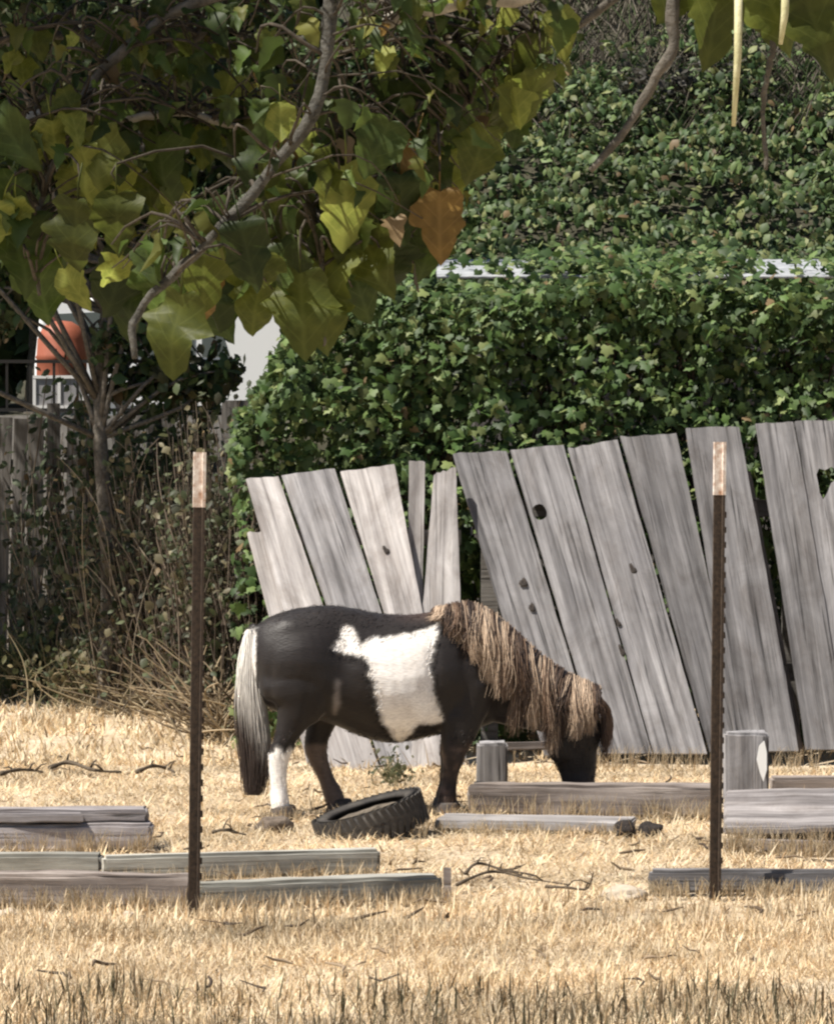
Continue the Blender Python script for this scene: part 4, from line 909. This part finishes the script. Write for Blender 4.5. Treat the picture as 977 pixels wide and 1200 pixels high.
mb.add([(r*math.cos(2*math.pi*k/n), r*math.sin(2*math.pi*k/n), z) for r, z in pr for k in range(n)], [(j*n+k, j*n+(k+1) % n, (j+1)*n+(k+1) % n, (j+1)*n+k) for j in range(len(pr)-1) for k in range(n)])
mb.build('barrel_body', noisy('orange_red_plastic', (.25, .075, .04), (.34, .11, .065), 7, .5, .1), root, True, loc=(0, 0, 0))
mb = MB(); mb.tube([(-.05, 0, 1.03), (-.05, 0, 1.06)], [.035, .035], 12).build('cap', plain('dark_cap', (.1, .03, .02), .5), root, loc=(0, 0, 0))
b = Vector(((70-CX)/F*27.4, 27.4, 1.74)); root = thing('slatted_crate', 'grey crate with pale edging standing in front of the orange barrel', 'crate', b)
MB().box((-.205, 0, .02), (.205, .3, .47)).build('crate_body', noisy('grey_crate', (.20, .19, .19), (.32, .31, .31), 9), root, loc=(0, 0, 0))
pe = plain('pale_edging', (.7, .68, .65), .6)
for q in (((-.215, -.014, .19), (.215, -.001, .235)), ((-.215, -.014, .455), (.215, -.001, .48)), ((-.215, -.012, .236), (-.19, -.001, .454)), ((.19, -.012, .236), (.215, -.001, .454)), ((-.012, -.012, .236), (.012, -.001, .454))):
    MB().box(*q).build('edging', pe, root, loc=(0, 0, 0))

# ================================================================ brush in front of the picket fence
def brush(name, label, px, d, w, h, n, ln, pal, leafn, lsize, lpal, r=.0045, spread=.5, cat='shrub'):
    b = gp(px, d); root = thing(name, label, cat, b); Sg = 8
    P = np.zeros((n, Sg, 3)); x0 = rng.normal(0, w*.4, n); y0 = rng.normal(0, .16, n); a = rng.uniform(0, 6.28, n); H = h*rng.uniform(.25, 1, n); z0 = rng.uniform(0, .5, n)*h*(rng.random(n) < .5)
    cv = rng.normal(0, 1, (n, 2))
    for s in range(Sg):
        u = s/(Sg-1); P[:, s, 0] = b.x+x0+np.cos(a)*ln*u*spread+.12*cv[:, 0]*np.sin(u*3)*ln; P[:, s, 1] = b.y+y0+np.sin(a)*ln*.4*u+.08*cv[:, 1]*np.sin(u*4)*ln; P[:, s, 2] = np.minimum(z0+(H-z0*.5)*(u-.35*u*u*np.abs(cv[:, 0])*.5), h*1.05)
    P[:, :, 2] = np.maximum(P[:, :, 2], .0)
    rad = r*rng.uniform(.5, 1.5, n)[:, None]*np.linspace(1, .35, Sg)[None]; pal = np.array(pal); c = pal[rng.integers(0, len(pal), n)]*rng.uniform(.7, 1.2, n)[:, None]
    link('twigs', strands('twigs', P, rad, np.repeat(c[:, None], Sg, 1), 4), M_TWIGA, root, kind='stuff')
    if leafn:
        i, s = rng.integers(0, n, leafn), rng.integers(2, Sg, leafn); L = P[i, s] + rng.normal(0, .04, (leafn, 3)); L[:, 2] = np.abs(L[:, 2])+.02
        M, L, col = leaf_field(L, np.tile((-.2, -.5, .6), (leafn, 1)), lsize, lpal, .5, .8)
        link('leaves', scatter('leaves', SIM_V, SIM_F, M, L, col), M_FOLI, root, kind='stuff')
    return root
TW = [(.17, .135, .105), (.12, .095, .07), (.26, .22, .17), (.075, .058, .045), (.32, .27, .20)]
OL = [(.055, .07, .032), (.085, .098, .05), (.05, .052, .032), (.17, .15, .09)]
brush('dead_brush', 'tall tangle of dead brush behind the left metal post', 205, 20.6, .55, 1.6, 560, .7, TW, 4200, .05, OL)
brush('dead_brush', 'thin dark brush in front of the old picket fence', 110, 21.8, .45, 1.5, 90, .55, TW, 800, .06, OL)
brush('dead_brush', 'dark brush wedged against the left end of the leaning fence', 266, 19.2, .3, 1.8, 420, .5, TW[:2]+TW[3:4], 2600, .055, OL)
brush('vine_tangle', 'dull green vines grown over the left part of the old picket fence', 60, 22.75, .5, 2.0, 80, .4, TW[1:4], 800, .075, [(.06, .085, .045), (.085, .105, .06), (.045, .06, .03)], cat='vine')
brush('vine_tangle', 'dark green vines hanging between the picket fence and the ivy hedge', 195, 21.5, .62, 2.15, 200, .6, TW[1:4], 4200, .075, [(.045, .075, .03), (.065, .095, .04), (.035, .05, .022)], cat='vine')
brush('green_weeds', 'low green weeds below the old picket fence at the left edge', 20, 21.6, .55, .55, 260, .4, [(.16, .15, .08), (.10, .11, .05), (.22, .18, .11)], 900, .05, [(.07, .10, .04), (.10, .12, .05), (.16, .15, .08)], .005)
brush('green_weeds', 'low weeds between the picket fence and the dead brush', 130, 20.9, .5, .5, 260, .45, [(.22, .18, .11), (.12, .11, .06), (.30, .24, .15)], 700, .045, [(.07, .09, .04), (.11, .11, .05), (.2, .17, .09)], .005)
brush('dry_brush', 'pale dry stalks at the foot of the dead brush', 215, 20.4, .5, .34, 170, .5, [(.30, .24, .15), (.20, .16, .10), (.14, .11, .075)], 0, 0, None, .006, 1.0)
brush('dry_brush', 'pale dry stalks standing left of the tail of the pony', 262, 18.6, .22, .55, 150, .5, [(.36, .28, .18), (.22, .17, .11), (.12, .09, .06)], 150, .04, OL, .006, .9)
brush('weed_clump', 'small dark weed clump on the straw seen under the belly of the pony', 458, 16.2, .06, .12, 60, .12, [(.10, .10, .05), (.2, .17, .1)], 90, .03, [(.05, .06, .03), (.09, .09, .045)], .003, cat='weed')

# ================================================================ tree in the foreground: limbs, twigs, single hanging leaves
def near_tree():
    base = Vector((-2.3, 5.6, 0)); root = thing('near_tree', 'tree with large heart shaped leaves hanging into the top of the picture', 'tree', base)
    tq = spline([base-Vector((0, 0, .2)), base+Vector((.05, 0, 1.2)), base+Vector((.25, -.1, 2.4)), base+Vector((.7, -.1, 3.3)), base+Vector((1.0, 0, 4.4))], 20)
    MB().tube(tq, np.linspace(.16, .07, 20), 14).build('trunk', M_BARK, root, True)
    fork = Vector(tq[14])
    D = 5.0
    br = []
    def px3(l, d=D): return [at(x, y, d+dz) for x, y, dz in l]
    b1 = [fork, Vector((-.6, 5.3, 3.1))] + px3([(385, -160, 0), (380, -40, 0), (377, 50, 0), (362, 125, 0), (312, 190, 0), (262, 248, 0), (215, 302, 0), (170, 343, 0), (147, 385, 0), (150, 425, 0)], 4.62)
    br.append((b1, .0125, .0045, M_BARKM))
    b2 = [Vector(tq[12]), Vector((-1.2, 5.2, 2.55))] + px3([(-60, 128, .1), (60, 130, .1), (150, 134, .1), (215, 128, .12), (290, 150, .2)])
    br.append((b2, .014, .004, M_BARKL))
    b3 = [fork, Vector((-.2, 5.2, 3.0))] + px3([(610, -60, -.1), (545, -5, -.1), (480, 18, -.1), (430, 42, -.1), (392, 68, -.1)])
    br.append((b3, .02, .008, M_BARKL))
    b4 = [fork, Vector((.1, 5.1, 3.0))] + px3([(800, -90, 0), (790, 0, 0), (786, 60, 0), (765, 100, 0), (735, 150, 0), (690, 207, 0)])
    br.append((b4, .014, .005, M_BARK))
    b5 = px3([(800, -60, 0), (690, 22, .05), (640, 52, .05), (590, 80, .05), (560, 120, .05), (520, 170, .05)]); br.append((b5, .007, .003, M_BARK))
    b6 = [Vector((.1, 5.1, 3.0))] + px3([(930, -80, 0), (912, 40, 0), (906, 100, 0), (905, 195, 0)]); br.append((b6, .007, .003, M_BARK))
    b7 = px3([(380, -40, 0), (200, 10, .1), (110, 90, .1), (70, 190, .1), (52, 270, .1), (48, 345, .1)]); br.append((b7, .010, .003, M_BARK))
    b8 = px3([(362, 125, .02), (440, 170, .1), (480, 240, .1), (490, 330, .1)]); br.append((b8, .007, .002, M_BARK))
    b9 = px3([(312, 190, .05), (370, 240, -.1), (385, 320, -.1), (388, 400, -.1)]); br.append((b9, .007, .002, M_BARK))
    b10 = px3([(380, -120, .3), (260, 10, .3), (180, 60, .35), (60, 40, .35), (-80, 60, .3)]); br.append((b10, .012, .005, M_BARK))
    b11 = px3([(545, -30, .2), (560, 40, .2), (530, 90, .2), (480, 120, .2), (420, 190, .2)]); br.append((b11, .008, .003, M_BARK))
    paths = []
    for pts, r0, r1, mt in br:
        q = spline(pts, 40); q = q + np.cumsum(rng.normal(0, .0016, q.shape), 0); paths.append(q)
        MB().tube(q, np.linspace(r0, r1, 40)*(1+.1*np.sin(np.arange(40)*1.1)), 10).build('branch', mt, root, True)
    # hanging pale stalks at top right
    ms = noisy('pale_stalk', (.36, .34, .17), (.55, .52, .32), 40, .6)
    for x, y, l in ((863, -20, 168), (918, -20, 72)):
        MB().tube(px3([(x+2, y, -.2), (x+1, y+l*.5, -.2), (x-4, y+l, -.2)]), [.006, .0055, .003], 8).build('stalk', ms, root, True)
    # twigs and leaves
    allow = [(-60, -80), (700, -80), (690, 40), (650, 120), (590, 190), (545, 285), (500, 320), (430, 330), (385, 390), (330, 360), (280, 320), (215, 380), (150, 330), (100, 315), (55, 340), (-60, 370)]
    def inside(x, y):
        ins = False; n = len(allow)
        for i in range(n):
            (x0, y0), (x1, y1) = allow[i], allow[(i+1) % n]
            if (y0 > y) != (y1 > y) and x < (x1-x0)*(y-y0)/(y1-y0)+x0: ins = not ins
        return ins
    # leaf shapes: broad, three soft lobes and a pointed tip, folded along the midrib
    def leaf_geo(var):
        r_ = np.random.default_rng(var)
        half = [(0, 0), (.14, -.07), (.29, -.05), (.39, .08), (.42, .22), (.45, .36), (.41, .44), (.34, .52), (.30, .62), (.24, .74), (.13, .89), (0, 1.02)]
        wid = r_.uniform(.72, 1.02); fold, curl, tw, wav = r_.uniform(-.75, .75), r_.uniform(.1, .9), r_.uniform(-.8, .8), r_.uniform(.05, .13); s = .085
        def z(x, y): return fold*abs(x) - curl*y*y*.6 + tw*x*y + wav*math.sin(y*8+var)*(.4+2*abs(x)) + wav*.6*math.sin(x*14+var)
        def side(sg):
            h = spline([(x*(1+.14*r_.normal())*wid, y*(1+.04*r_.normal())) if 0 < k < 11 else (x, y) for k, (x, y) in enumerate(half)], 20); return [(sg*x*(1+.05*(k % 2)), y) for k, (x, y) in enumerate(h)][1:-1]
        spine = [(.02*math.sin(y*4+var), y) for y in (0, .12, .24, .36, .48, .6, .72, .84, .94, 1.04)]; rt, lf = side(1), side(-1)
        allp = spine+rt+lf; vs = [(x*s, -y*s, z(x, y)*s) for x, y in allp]; ns, nr = len(spine), len(rt); fs = []
        for off, fl in ((ns, 0), (ns+nr, 1)):
            a, b = 0, off; tri = []
            while a < ns-1 or b < off+nr-1:
                ya = spine[min(a+1, ns-1)][1]; yb = allp[min(b+1, off+nr-1)][1]
                if b < off+nr-1 and (yb <= ya or a >= ns-2): tri.append((a, b, b+1)); b += 1
                elif a < ns-1: tri.append((a, b, a+1)); a += 1
            fs += [t_[::-1] if fl else t_ for t_ in tri]
        return vs, fs
    def leaf_mesh(var, mat):
        vs, fs = leaf_geo(var); mb = MB(); mb.add(vs, fs); mb.tube([(0, 0, 0), (0, .02, .004), (0, .045, .0)], [.0012, .0011, .0011], 4)
        me = mb.mesh('leaf', True); me.materials.append(mat); return me
    mats = [leaf_mat('leaf_green', (.042, .065, .014), (.08, .115, .024)), leaf_mat('leaf_olive', (.072, .090, .016), (.125, .145, .026)), leaf_mat('leaf_yellow_green', (.17, .20, .04), (.30, .32, .07)),
            leaf_mat('leaf_amber', (.13, .082, .024), (.20, .125, .036)), leaf_mat('leaf_deep', (.03, .05, .012), (.06, .085, .018))]
    lm = [[leaf_mesh(10*i+j+3, mats[i]) for j in range(6)] for i in range(5)]
    lab = {2: 'yellowish green leaf', 3: 'brownish amber leaf'}
    ln = [0]
    def leaf(p, size, kind, yaw=None, roll=None, tilt=None):
        """hangs tip down from p"""
        if ln[0] >= 296: return
        ln[0] += 1
        o = bpy.data.objects.new('leaf', lm[kind][rng.integers(0, 6)]); C.objects.link(o); o.parent = root
        yaw = rng.normal(0, .8) if yaw is None else yaw; roll = rng.normal(0, .35) if roll is None else roll; tilt = rng.normal(0, .3) if tilt is None else tilt
        m4 = Matrix.Rotation(yaw, 4, 'Z') @ Matrix.Rotation(roll, 4, 'Y') @ Matrix.Rotation(math.pi/2+tilt, 4, 'X')
        o.matrix_basis = Matrix.Translation(Vector(p)-root.location) @ m4 @ Matrix.Scale(size/.085, 4)
    # leaves that read singly in the photograph: tip region centre, length px, kind
    K = [(118, 150, 75, 2, 5.0), (92, 235, 85, 1, 4.9), (137, 228, 72, 1, 4.85), (100, 170, 70, 2, 5.0), (185, 160, 85, 0, 5.1), (212, 345, 100, 1, 4.8), (190, 300, 80, 0, 4.9), (240, 290, 75, 1, 4.9), (352, 320, 100, 1, 4.8), (330, 285, 80, 0, 4.85), (375, 330, 85, 1, 4.9), (305, 330, 70, 1, 4.95), (330, 205, 105, 1, 4.9), (350, 170, 90, 3, 5.0),
         (405, 195, 100, 2, 4.8), (488, 165, 66, 3, 4.9), (515, 225, 82, 3, 4.9), (508, 265, 66, 0, 5.0), (470, 95, 95, 4, 5.0), (530, 90, 95, 0, 5.1), (622, 40, 66, 1, 5.0), (632, 80, 80, 1, 5.0), (570, 150, 72, 1, 5.0),
         (600, 90, 60, 2, 5.0), (468, 205, 85, 4, 4.9), (300, 290, 85, 1, 5.0), (255, 300, 90, 4, 5.1), (385, 290, 110, 1, 4.9), (440, 225, 80, 1, 5.0), (815, -40, 75, 1, 5.0), (838, -20, 95, 1, 5.0), (888, -30, 105, 1, 4.9), (940, -10, 110, 1, 4.9), (968, -40, 80, 2, 5.0), (900, 0, 60, 1, 5.1),
         (60, 140, 55, 2, 5.0), (20, 205, 70, 0, 5.1), (15, 260, 90, 0, 5.1), (75, 315, 55, 2, 5.0), (40, 300, 80, 0, 5.2), (355, 140, 45, 2, 4.9), (655, 10, 60, 2, 5.0), (160, 30, 45, 2, 5.2), (130, 25, 50, 0, 5.2), (270, 90, 60, 2, 5.2), (150, 290, 90, 4, 5.2), (238, 335, 75, 4, 5.15), (160, 325, 80, 4, 5.25), (275, 250, 80, 1, 5.1), (60, 250, 80, 4, 5.2), (445, 260, 70, 0, 5.1), (410, 300, 80, 4, 5.1)]
    tw = MB()
    for x, y, s, k, d in K:
        p_ = at(x, y, d); leaf(p_, s/F*d, k, rng.normal(0, .35), rng.normal(0, .2), rng.normal(.05, .15))
        best = min((Vector(q) for pth in paths for q in pth[::3]), key=lambda q: (q-p_).length + (1.0 if q.z < p_.z else 0))
        up = p_ + Vector((0, 0, s/F*d*.5)); tw.tube(spline([p_+Vector((0, 0, .02)), up, up.lerp(best, .5)+Vector((0, 0, .04)), best], 7), np.linspace(.0013, .003, 7), 5)
    tries = 0; smallL = []
    while tries < 1700:
        tries += 1
        pth = paths[rng.choice([0, 1, 2, 4, 6, 7, 8, 9, 10])]; s = Vector(pth[rng.integers(8, 40)]); L_ = rng.uniform(.05, .20)*(1.8 if rng.random() < .15 else 1); a = rng.uniform(0, 6.28)
        e = s + Vector((math.cos(a)*L_, math.sin(a)*L_*1.3, rng.uniform(-.25, .15)*L_*2)); mid = s.lerp(e, .5)+Vector((rng.normal(0, .02), rng.normal(0, .02), .04))
        ex, ey = proj(np.array(e)); 
        if ex < -80 or ex > 700 or not inside(ex, ey+20) or rng.random() < .55: continue
        e.y = max(e.y, s.y+.06) + .25*rng.random()
        q = spline([s, mid, e], 9); q += np.cumsum(rng.normal(0, .0022, q.shape), 0); tw.tube(q, np.linspace(.0024, .0009, 9)*rng.uniform(.6, 1.5), 5)
        for f in (3, 4, 5, 6, 7, 8):
            p_ = Vector(q[f]) + Vector((rng.normal(0, .012), rng.normal(0, .012), -.02)); x, y = proj(np.array(p_)); sz = rng.uniform(.045, .085) if y > 130 + 30*math.sin(x*.05) else rng.uniform(.018, .045)
            if not inside(x, y + sz*.6*F/5): continue
            k = rng.choice([0, 1, 2, 3, 4], p=[.28, .32, .16, .04, .20])
            if rng.random() < .20 and ln[0] < 290: leaf(p_, sz*1.15, k, rng.normal(0, .6))
            elif rng.random() < .30: smallL.append(p_)
    tw.build('twigs', noisy('dark_twig_bark', (.022, .017, .012), (.085, .07, .052), 60, .95, .4), root, True, kind='stuff')
    # the rest of the visible foliage and the crown above the frame
    gv, gf = leaf_geo(5); LV = np.array(gv)/.085; LV = LV*np.array((1, -1, 1)); LF = np.array(gf); CV = SIM_V.copy(); CV[:, 0] *= 1.25
    pal = [(.05, .08, .015), (.07, .10, .02), (.035, .055, .013), (.09, .095, .02), (.15, .15, .03)]
    L = np.array([list(p_) for p_ in smallL][:2200])
    M, L, col = leaf_field(L, np.tile((0, -.4, .4), (len(L), 1)), .036, pal, 1.2, .7, .35, [.3, .22, .3, .13, .05])
    link('small_leaves', scatter('small_leaves', LV, LF, M, L, col), M_FOLI, root, kind='stuff')
    cl = cloud([((-.9, 5.3, 3.35), (1.0, .9, .42), .3), ((.0, 5.2, 3.25), (.8, .8, .35), .2), ((-1.8, 5.4, 3.6), (1.2, 1.1, .6), .25), ((.7, 5.2, 3.3), (.6, .7, .3), .1), ((-.8, 5.4, 4.4), (1.6, 1.4, .6), .15)], 2100)
    x, y = proj(cl); cl = cl[(y < -20) | (cl[:, 2] > 2.9)]
    M, L, col = leaf_field(cl, np.tile((-.1, -.2, .8), (len(cl), 1)), .125, pal, .8, .6, .3)
    link('crown', scatter('crown', CV, SIM_F, M, L, col), M_FOLI, root, kind='stuff')
near_tree()
